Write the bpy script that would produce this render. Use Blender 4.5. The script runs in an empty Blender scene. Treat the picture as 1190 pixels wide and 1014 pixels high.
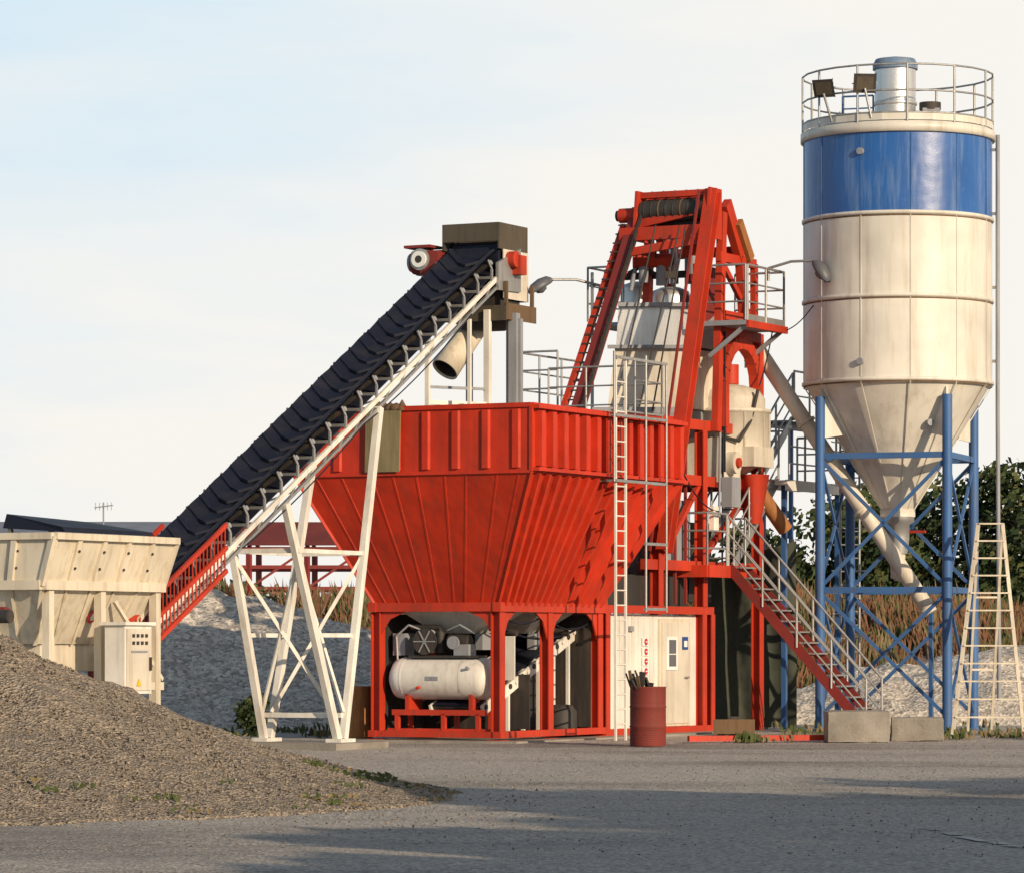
import bpy, math, random
from mathutils import Vector, noise, Matrix
random.seed(7)
R=random.random
def U(a,b): return a+(b-a)*R()
# ------------------------------------------------------------------ image pixel and axis helpers
F=4550.0; CD=70.0; CH=1.72
V2=Vector((math.cos(math.radians(63)),math.sin(math.radians(63)),0)); U2=Vector((-V2.y,V2.x,0)); Z=Vector((0,0,1))
C0=Vector((-0.23,0,0))
def L(a,b,z): return C0+V2*a+U2*b+Z*z          # plant axes: a along, b across
def at(px,py,Y):                                # image pixel unprojected to a world point at an assumed depth
    d=CD+Y; return Vector(((px-595)/F*d,Y,CH+(750-py)/F*d))
def on_b(px,py,b):
    dx=(px-595)/F
    a=(dx*(CD+U2.y*b)-C0.x-U2.x*b)/(V2.x-V2.y*dx)
    p=L(a,b,0); p.z=CH+(750-py)/F*(CD+p.y); return p
HC=Vector((-0.35,2.5,0))
SL=.5466
def K(s,t,z): return HC-V2*s+U2*t+Z*z          # belt conveyor axes
def KH(s,t,z): return K(s+.6,t,z-.33)
def bz(s): return 9.39-SL*s
# ------------------------------------------------------------------ materials
def mat(name,col,dirt=None,amt=.4,rough=.5,metal=0,scale=1.2,streak=True,bump=.15,bscale=30,var=.12,spec=.4,sheet=0):
    m=bpy.data.materials.new(name); m.use_nodes=True; nt=m.node_tree; N=nt.nodes; K_=nt.links
    b=N['Principled BSDF']; b.inputs['Roughness'].default_value=rough; b.inputs['Metallic'].default_value=metal
    b.inputs['Specular IOR Level'].default_value=spec
    tc=N.new('ShaderNodeTexCoord')
    mp=N.new('ShaderNodeMapping'); K_.new(tc.outputs['Object'],mp.inputs[0])
    mp.inputs['Scale'].default_value=(5,5,.45) if streak else (1,1,1)
    n1=N.new('ShaderNodeTexNoise'); n1.inputs['Scale'].default_value=scale; n1.inputs['Detail'].default_value=8; n1.inputs['Roughness'].default_value=.65
    K_.new(mp.outputs[0],n1.inputs['Vector'])
    r=N.new('ShaderNodeMapRange'); r.inputs[1].default_value=.48; r.inputs[2].default_value=.75; r.inputs[4].default_value=amt
    K_.new(n1.outputs[0],r.inputs[0])
    n2=N.new('ShaderNodeTexNoise'); n2.inputs['Scale'].default_value=.9; n2.inputs['Detail'].default_value=6
    K_.new(tc.outputs['Object'],n2.inputs['Vector'])
    r2=N.new('ShaderNodeMapRange'); r2.inputs[1].default_value=.3; r2.inputs[2].default_value=.7; r2.inputs[3].default_value=1-var; r2.inputs[4].default_value=1+var
    K_.new(n2.outputs[0],r2.inputs[0])
    mx=N.new('ShaderNodeMix'); mx.data_type='RGBA'
    mx.inputs[6].default_value=(*col,1); mx.inputs[7].default_value=(*(dirt or [c*.4 for c in col]),1)
    K_.new(r.outputs[0],mx.inputs[0])
    # fine chips and specks
    n5=N.new('ShaderNodeTexNoise'); n5.inputs['Scale'].default_value=9; n5.inputs['Detail'].default_value=8; n5.inputs['Roughness'].default_value=.75
    K_.new(tc.outputs['Object'],n5.inputs['Vector'])
    r5=N.new('ShaderNodeMapRange'); r5.inputs[1].default_value=.62; r5.inputs[2].default_value=.70; r5.inputs[4].default_value=amt*.7; K_.new(n5.outputs[0],r5.inputs[0])
    m5=N.new('ShaderNodeMix'); m5.data_type='RGBA'; K_.new(r5.outputs[0],m5.inputs[0]); K_.new(mx.outputs[2],m5.inputs[6]); m5.inputs[7].default_value=(*(dirt or [c*.4 for c in col]),1)
    ml=N.new('ShaderNodeMix'); ml.data_type='RGBA'; ml.blend_type='MULTIPLY'; ml.inputs[0].default_value=1
    K_.new(m5.outputs[2],ml.inputs[6]); K_.new(r2.outputs[0],ml.inputs[7]); K_.new(ml.outputs[2],b.inputs['Base Color'])
    n3=N.new('ShaderNodeTexNoise'); n3.inputs['Scale'].default_value=bscale; n3.inputs['Detail'].default_value=4
    K_.new(tc.outputs['Object'],n3.inputs['Vector'])
    bp=N.new('ShaderNodeBump'); bp.inputs['Strength'].default_value=bump; bp.inputs['Distance'].default_value=.02
    K_.new(n3.outputs[0],bp.inputs['Height'])
    last=bp
    if sheet:
        n4=N.new('ShaderNodeTexNoise'); n4.inputs['Scale'].default_value=1.6; n4.inputs['Detail'].default_value=2
        K_.new(tc.outputs['Object'],n4.inputs['Vector'])
        b2=N.new('ShaderNodeBump'); b2.inputs['Strength'].default_value=sheet; b2.inputs['Distance'].default_value=.12
        K_.new(n4.outputs[0],b2.inputs['Height']); K_.new(bp.outputs[0],b2.inputs['Normal']); last=b2
    K_.new(last.outputs[0],b.inputs['Normal'])
    r3=N.new('ShaderNodeMapRange'); r3.inputs[3].default_value=max(0,rough-.1); r3.inputs[4].default_value=min(1,rough+.2)
    K_.new(n1.outputs[0],r3.inputs[0]); K_.new(r3.outputs[0],b.inputs['Roughness'])
    return m
def gravel(name,c1,c2,c3,fine=22,big=.25,bump=.6,stretch=1,stain=None):
    m=bpy.data.materials.new(name); m.use_nodes=True; nt=m.node_tree; N=nt.nodes; K_=nt.links
    b=N['Principled BSDF']; b.inputs['Roughness'].default_value=.92; b.inputs['Specular IOR Level'].default_value=.2
    tc=N.new('ShaderNodeTexCoord')
    mpb=N.new('ShaderNodeMapping'); mpb.inputs['Scale'].default_value=(stretch,1,1); K_.new(tc.outputs['Object'],mpb.inputs[0])
    def nz(sc,det=6,ro=.6,src=None):
        n=N.new('ShaderNodeTexNoise'); n.inputs['Scale'].default_value=sc; n.inputs['Detail'].default_value=det; n.inputs['Roughness'].default_value=ro
        K_.new(src or tc.outputs['Object'],n.inputs['Vector']); return n
    nb=nz(big,9,.7,mpb.outputs[0]); nf=nz(fine,6,.8)
    vo=N.new('ShaderNodeTexVoronoi'); vo.inputs['Scale'].default_value=fine; K_.new(tc.outputs['Object'],vo.inputs['Vector'])
    r=N.new('ShaderNodeMapRange'); r.inputs[1].default_value=.35; r.inputs[2].default_value=.65; K_.new(nb.outputs[0],r.inputs[0])
    mx=N.new('ShaderNodeMix'); mx.data_type='RGBA'; mx.inputs[6].default_value=(*c1,1); mx.inputs[7].default_value=(*c2,1); K_.new(r.outputs[0],mx.inputs[0])
    r2=N.new('ShaderNodeMapRange'); r2.inputs[1].default_value=.35; r2.inputs[2].default_value=.7; r2.inputs[4].default_value=.8; K_.new(nf.outputs[0],r2.inputs[0])
    m2=N.new('ShaderNodeMix'); m2.data_type='RGBA'; K_.new(r2.outputs[0],m2.inputs[0]); K_.new(mx.outputs[2],m2.inputs[6]); m2.inputs[7].default_value=(*c3,1)
    src=m2.outputs[2]
    if stain:
        ns=nz(stain,7,.6,mpb.outputs[0]); rs_=N.new('ShaderNodeMapRange'); rs_.inputs[1].default_value=.5; rs_.inputs[2].default_value=.64; rs_.inputs[3].default_value=1; rs_.inputs[4].default_value=.6; K_.new(ns.outputs[0],rs_.inputs[0])
        ms=N.new('ShaderNodeMix'); ms.data_type='RGBA'; ms.blend_type='MULTIPLY'; ms.inputs[0].default_value=1; K_.new(src,ms.inputs[6]); K_.new(rs_.outputs[0],ms.inputs[7]); src=ms.outputs[2]
    sep=N.new('ShaderNodeSeparateColor'); K_.new(vo.outputs['Color'],sep.inputs[0])
    r3=N.new('ShaderNodeMapRange'); r3.inputs[3].default_value=.55; r3.inputs[4].default_value=1.5; K_.new(sep.outputs[0],r3.inputs[0])
    ml=N.new('ShaderNodeMix'); ml.data_type='RGBA'; ml.blend_type='MULTIPLY'; ml.inputs[0].default_value=1
    K_.new(src,ml.inputs[6]); K_.new(r3.outputs[0],ml.inputs[7]); K_.new(ml.outputs[2],b.inputs['Base Color'])
    bp=N.new('ShaderNodeBump'); bp.inputs['Strength'].default_value=bump; bp.inputs['Distance'].default_value=.03
    K_.new(vo.outputs['Distance'],bp.inputs['Height']); 
    bp2=N.new('ShaderNodeBump'); bp2.inputs['Strength'].default_value=.5; bp2.inputs['Distance'].default_value=.08
    nm=nz(3,5); K_.new(nm.outputs[0],bp2.inputs['Height']); K_.new(bp.outputs[0],bp2.inputs['Normal'])
    K_.new(bp2.outputs[0],b.inputs['Normal'])
    return m
def leaf(name,c1,c2,trans=.3):
    m=bpy.data.materials.new(name); m.use_nodes=True; nt=m.node_tree; N=nt.nodes; K_=nt.links
    b=N['Principled BSDF']; b.inputs['Roughness'].default_value=.7; b.inputs['Specular IOR Level'].default_value=.2
    tc=N.new('ShaderNodeTexCoord'); n=N.new('ShaderNodeTexNoise'); n.inputs['Scale'].default_value=1.3; n.inputs['Detail'].default_value=5
    K_.new(tc.outputs['Object'],n.inputs['Vector'])
    r=N.new('ShaderNodeMapRange'); r.inputs[1].default_value=.35; r.inputs[2].default_value=.65; K_.new(n.outputs[0],r.inputs[0])
    mx=N.new('ShaderNodeMix'); mx.data_type='RGBA'; mx.inputs[6].default_value=(*c1,1); mx.inputs[7].default_value=(*c2,1)
    K_.new(r.outputs[0],mx.inputs[0]); K_.new(mx.outputs[2],b.inputs['Base Color'])
    return m
RED=mat('red_paint',(.46,.030,.009),(.19,.035,.018),.6,.5,scale=1.1,sheet=.4,bump=.1,var=.16,spec=.3)
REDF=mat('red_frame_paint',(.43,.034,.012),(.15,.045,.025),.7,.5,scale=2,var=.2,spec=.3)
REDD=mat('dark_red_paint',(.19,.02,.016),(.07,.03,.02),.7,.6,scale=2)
CREAM=mat('cream_steel',(.58,.53,.44),(.27,.20,.13),.6,.45,scale=1.0,sheet=.15,var=.16)
SILO=mat('silo_cream_paint',(.60,.57,.50),(.33,.26,.18),.6,.38,scale=.8,sheet=.12,bump=.06,var=.14)
BLUE=mat('silo_blue_paint',(.010,.085,.30),(.20,.28,.40),.6,.3,scale=1.3,sheet=.12,bump=.06,spec=.6)
BLUEL=mat('leg_blue_paint',(.035,.11,.28),(.10,.09,.09),.6,.5,scale=2)
WHITE=mat('white_paint',(.66,.63,.57),(.32,.25,.17),.55,.5,scale=1.3,var=.16)
BEIGE=mat('beige_paint',(.58,.52,.41),(.27,.19,.11),.6,.5,scale=1.5,var=.16)
GALV=mat('galvanised_steel',(.36,.36,.35),(.16,.13,.11),.5,.45,.6,scale=2)
GREY=mat('grey_paint',(.25,.26,.28),(.12,.10,.08),.5,.5,scale=2)
LAMPG=mat('lamp_grey',(.09,.095,.105),(.05,.05,.05),.4,.45,scale=2)
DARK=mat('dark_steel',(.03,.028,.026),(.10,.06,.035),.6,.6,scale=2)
HOOD=mat('hood_dark_olive',(.075,.06,.04),(.03,.028,.022),.7,.6,scale=2)
BLACK=mat('black_rubber',(.010,.012,.024),(.05,.045,.045),.35,.55,scale=2,streak=False,spec=.25)
RUST=mat('rusty_steel',(.13,.08,.042),(.05,.035,.022),.7,.8,scale=2)
CONC=mat('concrete',(.26,.235,.20),(.13,.11,.09),.7,.9,scale=1.5,streak=False,bump=.6,bscale=18,var=.25)
TARP=mat('green_tarpaulin',(.045,.052,.038),(.09,.08,.06),.6,.8,scale=1.2,sheet=1.0)
PATCH=mat('weathered_board',(.20,.165,.085),(.10,.08,.05),.8,.8,scale=2,var=.3)
GLASS=mat('lamp_glass',(.10,.10,.11),(.2,.18,.15),.3,.15,0,spec=.8)
SILV=mat('aluminium',(.58,.58,.57),(.3,.3,.3),.4,.35,.7,scale=2)
YEL=mat('yellow_sticker',(.7,.45,.02),rough=.5,amt=.1); SRED=mat('sticker_red',(.5,.03,.03),amt=.1); SBLU=mat('sticker_blue',(.02,.06,.22),amt=.1); SWH=mat('sticker_white',(.7,.7,.67),amt=.1)
ORNG=mat('orange_drum_paint',(.30,.12,.035),(.12,.06,.03),.7,.7,scale=3)
CORR=mat('rust_corrugated_red',(.15,.022,.015),(.07,.03,.02),.8,.7,scale=2,var=.25)
# ------------------------------------------------------------------ mesh accumulator
class M:
    def __init__(s,name,mats): s.n=name; s.v=[]; s.f=[]; s.mi=[]; s.sm=[]; s.mats=list(mats)
    def mi_(s,m):
        if m not in s.mats: s.mats.append(m)
        return s.mats.index(m)
    def add(s,vs,fs,m,smooth=False):
        o=len(s.v); k=s.mi_(m); s.v.extend([tuple(x) for x in vs])
        for f in fs: s.f.append([i+o for i in f]); s.mi.append(k); s.sm.append(smooth)
    def hexa(s,p,m):
        s.add(p,[(3,2,1,0),(4,5,6,7),(0,1,5,4),(1,2,6,5),(2,3,7,6),(3,0,4,7)],m)
    def lbox(s,fn,a0,a1,b0,b1,z0,z1,m):
        s.hexa([fn(a0,b0,z0),fn(a1,b0,z0),fn(a1,b1,z0),fn(a0,b1,z0),fn(a0,b0,z1),fn(a1,b0,z1),fn(a1,b1,z1),fn(a0,b1,z1)],m)
    def beam(s,p,q,w,h,m,up=None):
        p=Vector(p); q=Vector(q); d=(q-p)
        if d.length<1e-5: return
        d.normalize(); up=up or (Z if abs(d.z)<.95 else V2)
        x=d.cross(up).normalized(); y=x.cross(d).normalized(); x*=w/2; y*=h/2
        s.hexa([p-x-y,p+x-y,p+x+y,p-x+y,q-x-y,q+x-y,q+x+y,q-x+y],m)
    def ibeam(s,p,q,w,h,m,up=None,t=.02):
        p=Vector(p); q=Vector(q); d=(q-p).normalized(); up=up or (Z if abs(d.z)<.95 else V2)
        x=d.cross(up).normalized(); y=x.cross(d).normalized()
        s.beam(p+y*(h/2),q+y*(h/2),w,t,m,up); s.beam(p-y*(h/2),q-y*(h/2),w,t,m,up); s.beam(p,q,t,h-t,m,up)
    def tube(s,p,q,r,m,n=10,r2=None,cap=True,smooth=True):
        p=Vector(p); q=Vector(q); d=q-p
        if d.length<1e-5: return
        d.normalize(); a=d.orthogonal().normalized(); b=d.cross(a); r2=r if r2 is None else r2
        vs=[p+(a*math.cos(i*math.tau/n)+b*math.sin(i*math.tau/n))*r for i in range(n)]+[q+(a*math.cos(i*math.tau/n)+b*math.sin(i*math.tau/n))*r2 for i in range(n)]
        s.add(vs,[(i,(i+1)%n,n+(i+1)%n,n+i) for i in range(n)],m,smooth)
        if cap: s.add(vs,[tuple(range(n-1,-1,-1)),tuple(range(n,2*n))],m)
    def lathe(s,c,prof,m,n=32,axis=Z,smooth=True,cap=True):
        c=Vector(c); axis=Vector(axis).normalized(); a=Vector((1,0,0)) if axis==Z else axis.orthogonal().normalized(); b=axis.cross(a)
        vs=[];fs=[]
        for r,z in prof:
            vs+=[c+axis*z+(a*math.cos(i*math.tau/n)+b*math.sin(i*math.tau/n))*r for i in range(n)]
        for k in range(len(prof)-1):
            fs+=[(k*n+i,k*n+(i+1)%n,(k+1)*n+(i+1)%n,(k+1)*n+i) for i in range(n)]
        s.add(vs,fs,m,smooth)
        if cap:
            s.add(vs[:n],[tuple(range(n-1,-1,-1))],m); s.add(vs[-n:],[tuple(range(n))],m)
    def path(s,pts,r,m,n=8):
        for p,q in zip(pts[:-1],pts[1:]): s.tube(p,q,r,m,n)
    def sag(s,p,q,d,r,m,n=14):
        p=Vector(p);q=Vector(q); s.path([p.lerp(q,i/n)-Z*d*4*(i/n)*(1-i/n) for i in range(n+1)],r,m,5)
    def rail(s,pts,m,h=1.0,sp=1.0,r=.024,mids=1,closed=False,kick=False):
        pts=[Vector(p) for p in pts]; 
        if closed: pts.append(pts[0])
        for p,q in zip(pts[:-1],pts[1:]):
            s.tube(p+Z*h,q+Z*h,r,m,8)
            for k in range(mids): s.tube(p+Z*h*(k+1)/(mids+1),q+Z*h*(k+1)/(mids+1),r*.8,m,6)
            if kick: s.beam(p+Z*.06,q+Z*.06,.008,.12,m)
            n=max(1,round((q-p).length/sp))
            for i in range(n+1):
                a=p.lerp(q,i/n); s.tube(a,a+Z*h,r,m,8)
    def stair(s,top,bot,wv,n,m,mr,rh=1.0):
        top=Vector(top); bot=Vector(bot)
        for o in (wv*0,wv):
            s.beam(top+o,bot+o,.03,.2,m)
        for i in range(n+1):
            c=top.lerp(bot,i/n); d=(bot-top); d.z=0; d.normalize()
            s.hexa([c-Z*.03,c+d*.24-Z*.03,c+d*.24+wv-Z*.03,c+wv-Z*.03,c,c+d*.24,c+d*.24+wv,c+wv],GALV)
        for o in (wv*-.02,wv*1.02):
            s.rail([top+o,bot+o],mr,rh,1.0,.024,2)
    def obj(s):
        me=bpy.data.meshes.new(s.n); me.from_pydata(s.v,[],s.f)
        for m in s.mats: me.materials.append(m)
        me.polygons.foreach_set('material_index',s.mi); me.polygons.foreach_set('use_smooth',s.sm); me.update()
        o=bpy.data.objects.new(s.n,me); bpy.context.scene.collection.objects.link(o); return o
# ------------------------------------------------------------------ ground
def fbm(x,y,s,o=4): return noise.fractal(Vector((x*s,y*s,3.1)),1.0,2.0,o)
def axis(lo,hi,step,far):
    v=[];x=lo
    while x<=hi: v.append(x); x+=step
    g=step
    while v[-1]<far: g*=1.5; v.append(v[-1]+g)
    g=step
    while v[0]>-far: g*=1.5; v.insert(0,v[0]-g)
    return v
def pile_h(x,y):
    dx=x+7.4; dy=(y+25)/1.15; r=math.hypot(dx,dy)+fbm(x,y,.45)*.4
    return 2.6*max(0,1-max(r,0)/6.9)**1.5
def mound_h(x,y):
    dx=(x+7.5)/1.75; dy=(y-18)/1.25; r=math.hypot(dx,dy)+fbm(x,y,.25)*.6
    return 3.2*max(0,1-max(r,0)/6.4)**.9
xs=axis(-14,22,.25,2500); ys=axis(-66,30,.35,2500)
g=M('ground',[gravel('yard_ground',(.37,.335,.295),(.265,.24,.215),(.44,.40,.35),fine=34,big=.3,bump=.45,stretch=.35,stain=.16)])
def gz(x,y): return fbm(x,y,.35)*.022+fbm(x,y,1.7,3)*.012-.01
vs=[];fs=[]
for y in ys:
    for x in xs:
        vs.append((x,y,gz(x,y) if (-16<x<24 and -68<y<34) else 0))
nx=len(xs)
for j in range(len(ys)-1):
    for i in range(nx-1): k=j*nx+i; fs.append((k,k+1,k+nx+1,k+nx))
g.add(vs,fs,g.mats[0],True); g.obj()
def heap(name,fn,x0,x1,y0,y1,st,m,rgh=.02,fs_=5):
    h=M(name,[m]); nx=int((x1-x0)/st)+1; ny=int((y1-y0)/st)+1; vs=[];fs=[]
    for j in range(ny):
        for i in range(nx):
            x=x0+i*st; y=y0+j*st; z=fn(x,y)
            z=(z+fbm(x,y,fs_,3)*rgh+fbm(x,y,1.1,3)*rgh*2*min(1,z)) if z>.01 else -.06
            vs.append((x,y,z))
    for j in range(ny-1):
        for i in range(nx-1):
            k=j*nx+i
            if max(vs[k][2],vs[k+1][2],vs[k+nx+1][2],vs[k+nx][2])>-.05: fs.append((k,k+1,k+nx+1,k+nx))
    h.add(vs,fs,m,True); return h.obj()
GP=gravel('gravel_pile_stone',(.24,.195,.15),(.175,.15,.125),(.33,.27,.20),fine=34,big=.5,bump=1.0)
GM=gravel('gravel_mound_stone',(.46,.41,.35),(.36,.33,.29),(.54,.48,.41),fine=14,big=.3,bump=.7)
heap('gravel_pile',pile_h,-16,0.4,-34.5,-16,.06,GP,.035,5)
heap('gravel_mound',mound_h,-20,5,8,28,.15,GM,.09,2)
st=M('loose_stones',[GP]); 
def stone(p,r):
    o=[Vector((1,0,0)),Vector((-1,0,0)),Vector((0,1,0)),Vector((0,-1,0)),Vector((0,0,.8)),Vector((0,0,-.8))]
    a=U(0,3); q=[Vector((math.cos(a)*w.x-math.sin(a)*w.y,math.sin(a)*w.x+math.cos(a)*w.y,w.z))*r*U(.6,1.2)+p for w in o]
    st.add(q,[(0,2,4),(2,1,4),(1,3,4),(3,0,4),(2,0,5),(1,2,5),(3,1,5),(0,3,5)],st.mats[0])
for i in range(18000):
    x=U(-9,.4); y=U(-33,-18); h=pile_h(x,y)
    if h<.02 and R()>.08: continue
    stone(Vector((x,y,max(h,0)+.01)),U(.008,.03) if h>.15 else U(.005,.02))
for i in range(3500):
    x=U(-8,9); y=U(-38,2); stone(Vector((x,y,0)),U(.005,.016))
st.obj()
# ------------------------------------------------------------------ aggregate hopper
H=M('aggregate_hopper',[RED])
TA=(-1.0,5.3); TB=(-1.15,3.65); BA=(0,4.15); BB=(0,2.55); Z0,Z1,Z2=2.49,4.78,5.94
def ringc(A,B,z): return [L(A[0],B[0],z),L(A[1],B[0],z),L(A[1],B[1],z),L(A[0],B[1],z)]
r0=ringc(BA,BB,Z0); r1=ringc(TA,TB,Z1); r2=ringc(TA,TB,Z2)
inn=lambda A,B,z:ringc((A[0]+.05,A[1]-.05),(B[0]+.05,B[1]-.05),z)
for lo,hi in ((r0,r1),(r1,r2)):
    for i in range(4): 
        j=(i+1)%4; H.add([lo[i],lo[j],hi[j],hi[i]],[(0,1,2,3)],RED)
i1=inn(TA,TB,Z1);i2=inn(TA,TB,Z2)
for i in range(4):
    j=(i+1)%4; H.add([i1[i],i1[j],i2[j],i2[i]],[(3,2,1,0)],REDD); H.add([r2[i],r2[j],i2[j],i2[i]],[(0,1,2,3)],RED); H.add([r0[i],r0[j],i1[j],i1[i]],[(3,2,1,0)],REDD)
def ribs(lo,hi,n,out,w=.07,d=.05,ts=None,m=None,flare=1.6):
    for t in (ts or [(k+.5)/n for k in range(n)]):
        p=lo[0].lerp(lo[1],t); q=hi[0].lerp(hi[1],t); dr=(lo[1]-lo[0]).normalized()*w/2
        p2=p+out*d; q2=q+out*d; p=p-out*.01; q=q-out*.01
        H.hexa([p-dr*flare,p+dr*flare,p2+dr,p2-dr,q-dr*flare,q+dr*flare,q2+dr,q2-dr],m or RED)
ribs((r1[0]+Z*.10,r1[1]+Z*.10),(r2[0]-Z*.10,r2[1]-Z*.10),14,-U2,.15,.13,flare=1.15)
ribs((r1[3]+Z*.07,r1[0]+Z*.07),(r2[3]-Z*.07,r2[0]-Z*.07),8,-V2,.12,.045)
n1=(-U2*2.29-Z*1.15).normalized(); n2=(-V2*2.29-Z*1.0).normalized()
ribs((r0[0],r0[1]),(r1[0],r1[1]),16,n1,.09,.10,flare=1.3)
ribs((r0[3],r0[0]),(r1[3],r1[0]),10,n2,.035,.008,[.09,.2,.33,.42,.52,.64,.73,.86,.95])
ribs((r1[1]+Z*.05,r1[2]+Z*.05),(r2[1]-Z*.05,r2[2]-Z*.05),10,V2,.09,.05)
ribs((r0[1],r0[2]),(r1[1],r1[2]),10,(V2*2.29-Z).normalized(),.06,.03)
for rr,ww in ((r2,.08),(r1,.05)):
    for i in range(4): H.beam(rr[i],rr[(i+1)%4],ww,ww,RED)
H.beam(r2[0]-U2*.07-Z*.03,r2[1]-U2*.07-Z*.03,.16,.07,RED); H.beam(r1[0]-U2*.07+Z*.04,r1[1]-U2*.07+Z*.04,.16,.06,RED)
for i in range(4):
    H.beam(r0[i],r1[i],.05,.05,RED); H.beam(r1[i],r2[i],.06,.06,RED)
c=(r2[0]+r2[2])/2
H.add(inn(TA,TB,Z2-.35)+[c+Z*-.05],[(0,1,4),(1,2,4),(2,3,4),(3,0,4)],GP)
pb=-1.0-.06
H.hexa([L(pb-.02,1.45,4.82),L(pb-.02,2.15,4.82),L(pb,2.15,4.82),L(pb,1.45,4.82),L(pb-.03,1.42,5.9),L(pb-.03,2.12,5.92),L(pb,2.12,5.92),L(pb,1.42,5.9)],PATCH)
for k in range(6): H.lathe(L(pb+.1,1.45+.12*k,5.93),[(0.02,-.08),(U(.10,.16),0),(U(.06,.12),.07),(.01,U(.1,.17))],RUST,10)
A1=4.15;B1=2.55
for a,b in ((.05,.05),(2.0,.05),(A1-.05,.05),(.05,B1-.05),(A1-.05,B1-.05),(2.0,B1-.05)):
    H.ibeam(L(a,b,0.12),L(a,b,2.34),.2,.17,REDF,U2); H.lbox(L,a-.16,a+.16,b-.14,b+.14,0.01,.035,REDF)
    H.beam(L(a,b,.12),L(a,b,2.34),.15,.03,REDF,V2)
for z,w in ((2.42,.17),(.13,.12)):
    H.beam(L(-.1,.0,z),L(A1+.1,.0,z),.16,w,REDF); H.beam(L(-.1,B1,z),L(A1+.1,B1,z),.16,w,REDF)
    H.beam(L(.0,-.0,z),L(.0,B1,z),.155,w-.01,REDF); H.beam(L(A1,-.0,z),L(A1,B1,z),.155,w-.01,REDF)
def guss(p,dirv,hgt=.5,wd=.5,t=.03):
    n=dirv.cross(Z)*t/2
    q=[p,p+dirv*wd,p+dirv*wd*.35-Z*hgt*.35,p-Z*hgt]
    H.add([x-n for x in q]+[x+n for x in q],[(0,1,2,3),(7,6,5,4),(0,4,5,1),(1,5,6,2),(2,6,7,3),(3,7,4,0)],REDF)
for a in (.05,2.0,A1-.05):
    if a<4: guss(L(a+.09,.0,2.34),V2)
    if a>.1: guss(L(a-.09,.0,2.34),-V2)
guss(L(0,.13,2.34),U2,.4,.5); guss(L(0,B1-.15,2.34),-U2,.4,.5)
for a in (1.0,3.1):
    H.hexa([L(a-.35,.9,1.95),L(a+.35,.9,1.95),L(a+.35,1.6,1.95),L(a-.35,1.6,1.95),L(a-.8,.3,2.4),L(a+.8,.3,2.4),L(a+.8,2.2,2.4),L(a-.8,2.2,2.4)],WHITE)
    H.tube(L(a,.15,1.95),L(a,.7,2.05),.06,DARK); H.lbox(L,a-.3,a+.3,.7,.85,1.65,1.95,GREY)
H.beam(L(.2,.45,.55),L(4.0,.45,1.95),.04,.2,WHITE); H.beam(L(.2,1.5,.55),L(4.0,1.5,1.95),.04,.2,WHITE)
H.beam(L(.2,.98,.66),L(4.0,.98,2.06),.9,.03,BLACK)
for k in range(16):
    t=k/15; p=L(.3,.40,.62).lerp(L(3.9,.40,1.98),t); H.tube(p,p+U2*1.15,.05,WHITE if k%2 else DARK,8)
for k in range(6):
    a=.6+k*.62; z=.55+(a-.2)*.368; H.beam(L(a,.45,.1),L(a,.45,z),.06,.06,WHITE)
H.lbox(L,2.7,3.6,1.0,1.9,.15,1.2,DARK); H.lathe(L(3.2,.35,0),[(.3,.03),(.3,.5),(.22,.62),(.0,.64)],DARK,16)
H.lbox(L,.2,4.1,B1-.12,B1-.1,.2,2.3,DARK); H.lbox(L,A1-.2,A1-.17,.1,B1-.1,.2,2.3,DARK)  # added dark panels stand in for the gloom behind the frame openings
H.lbox(L,.9,.93,.15,.45,1.1,1.9,WHITE); H.lbox(L,1.6,1.63,.2,2.4,.2,1.2,DARK)
H.sag(L(.2,.1,2.3),L(1.9,.1,2.25),.15,.015,BLACK); H.sag(L(2.1,.1,2.25),L(4.0,.1,2.2),.2,.015,BLACK); H.sag(L(.2,.3,2.2),L(4,.3,2.1),.3,.018,BLACK)
H.obj()
# ------------------------------------------------------------------ air compressor
C=M('air_compressor',[WHITE])
C.lathe(L(.3,.22,1.13),[(.02,0),(.22,.03),(.35,.12),(.38,.25),(.38,1.85),(.35,1.98),(.22,2.07),(.02,2.1)],WHITE,28,axis=U2)
for b in (.75,1.95): C.lathe(L(.3,b,1.13),[(.386,0),(.386,.05)],WHITE,28,axis=U2,cap=False)
C.lbox(L,-.09,-.07,1.2,1.45,1.1,1.17,GREY); C.tube(L(-.02,1.6,.98),L(-.14,1.6,.96),.03,REDF,8); C.tube(L(-.0,.6,1.3),L(-.12,.6,1.33),.03,GALV,8)
for b in (.6,1.9):
    C.lbox(L,.05,.55,b-.04,b+.04,.55,.85,REDF); 
C.beam(L(.06,.3,.52),L(.06,2.2,.52),.08,.1,REDF); C.beam(L(.56,.3,.52),L(.56,2.2,.52),.08,.1,REDF)
for b in (.45,1.15,2.1):
    C.beam(L(.06,b,.1),L(.06,b,.5),.08,.08,REDF); C.beam(L(.56,b,.1),L(.56,b,.5),.08,.08,REDF)
C.beam(L(.06,.2,.2),L(.06,2.3,.2),.06,.06,REDF)
C.lbox(L,.1,.5,.5,1.9,1.50,1.55,DARK)
C.tube(L(.3,.75,1.78),L(.3,1.15,1.78),.15,DARK,16); C.lbox(L,.15,.45,.7,1.0,1.55,1.75,GREY)
for k in range(3):
    C.lathe(L(.3,1.35+k*.17,1.6),[(.09,0),(.1,.1),(.07,.12),(.1,.16),(.07,.2),(.1,.24),(.07,.28),(.09,.34),(.03,.42)],DARK if k!=1 else GREY,12)
C.tube(L(.1,1.55,1.8),L(.06,1.55,1.8),.24,DARK,20)
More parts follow.
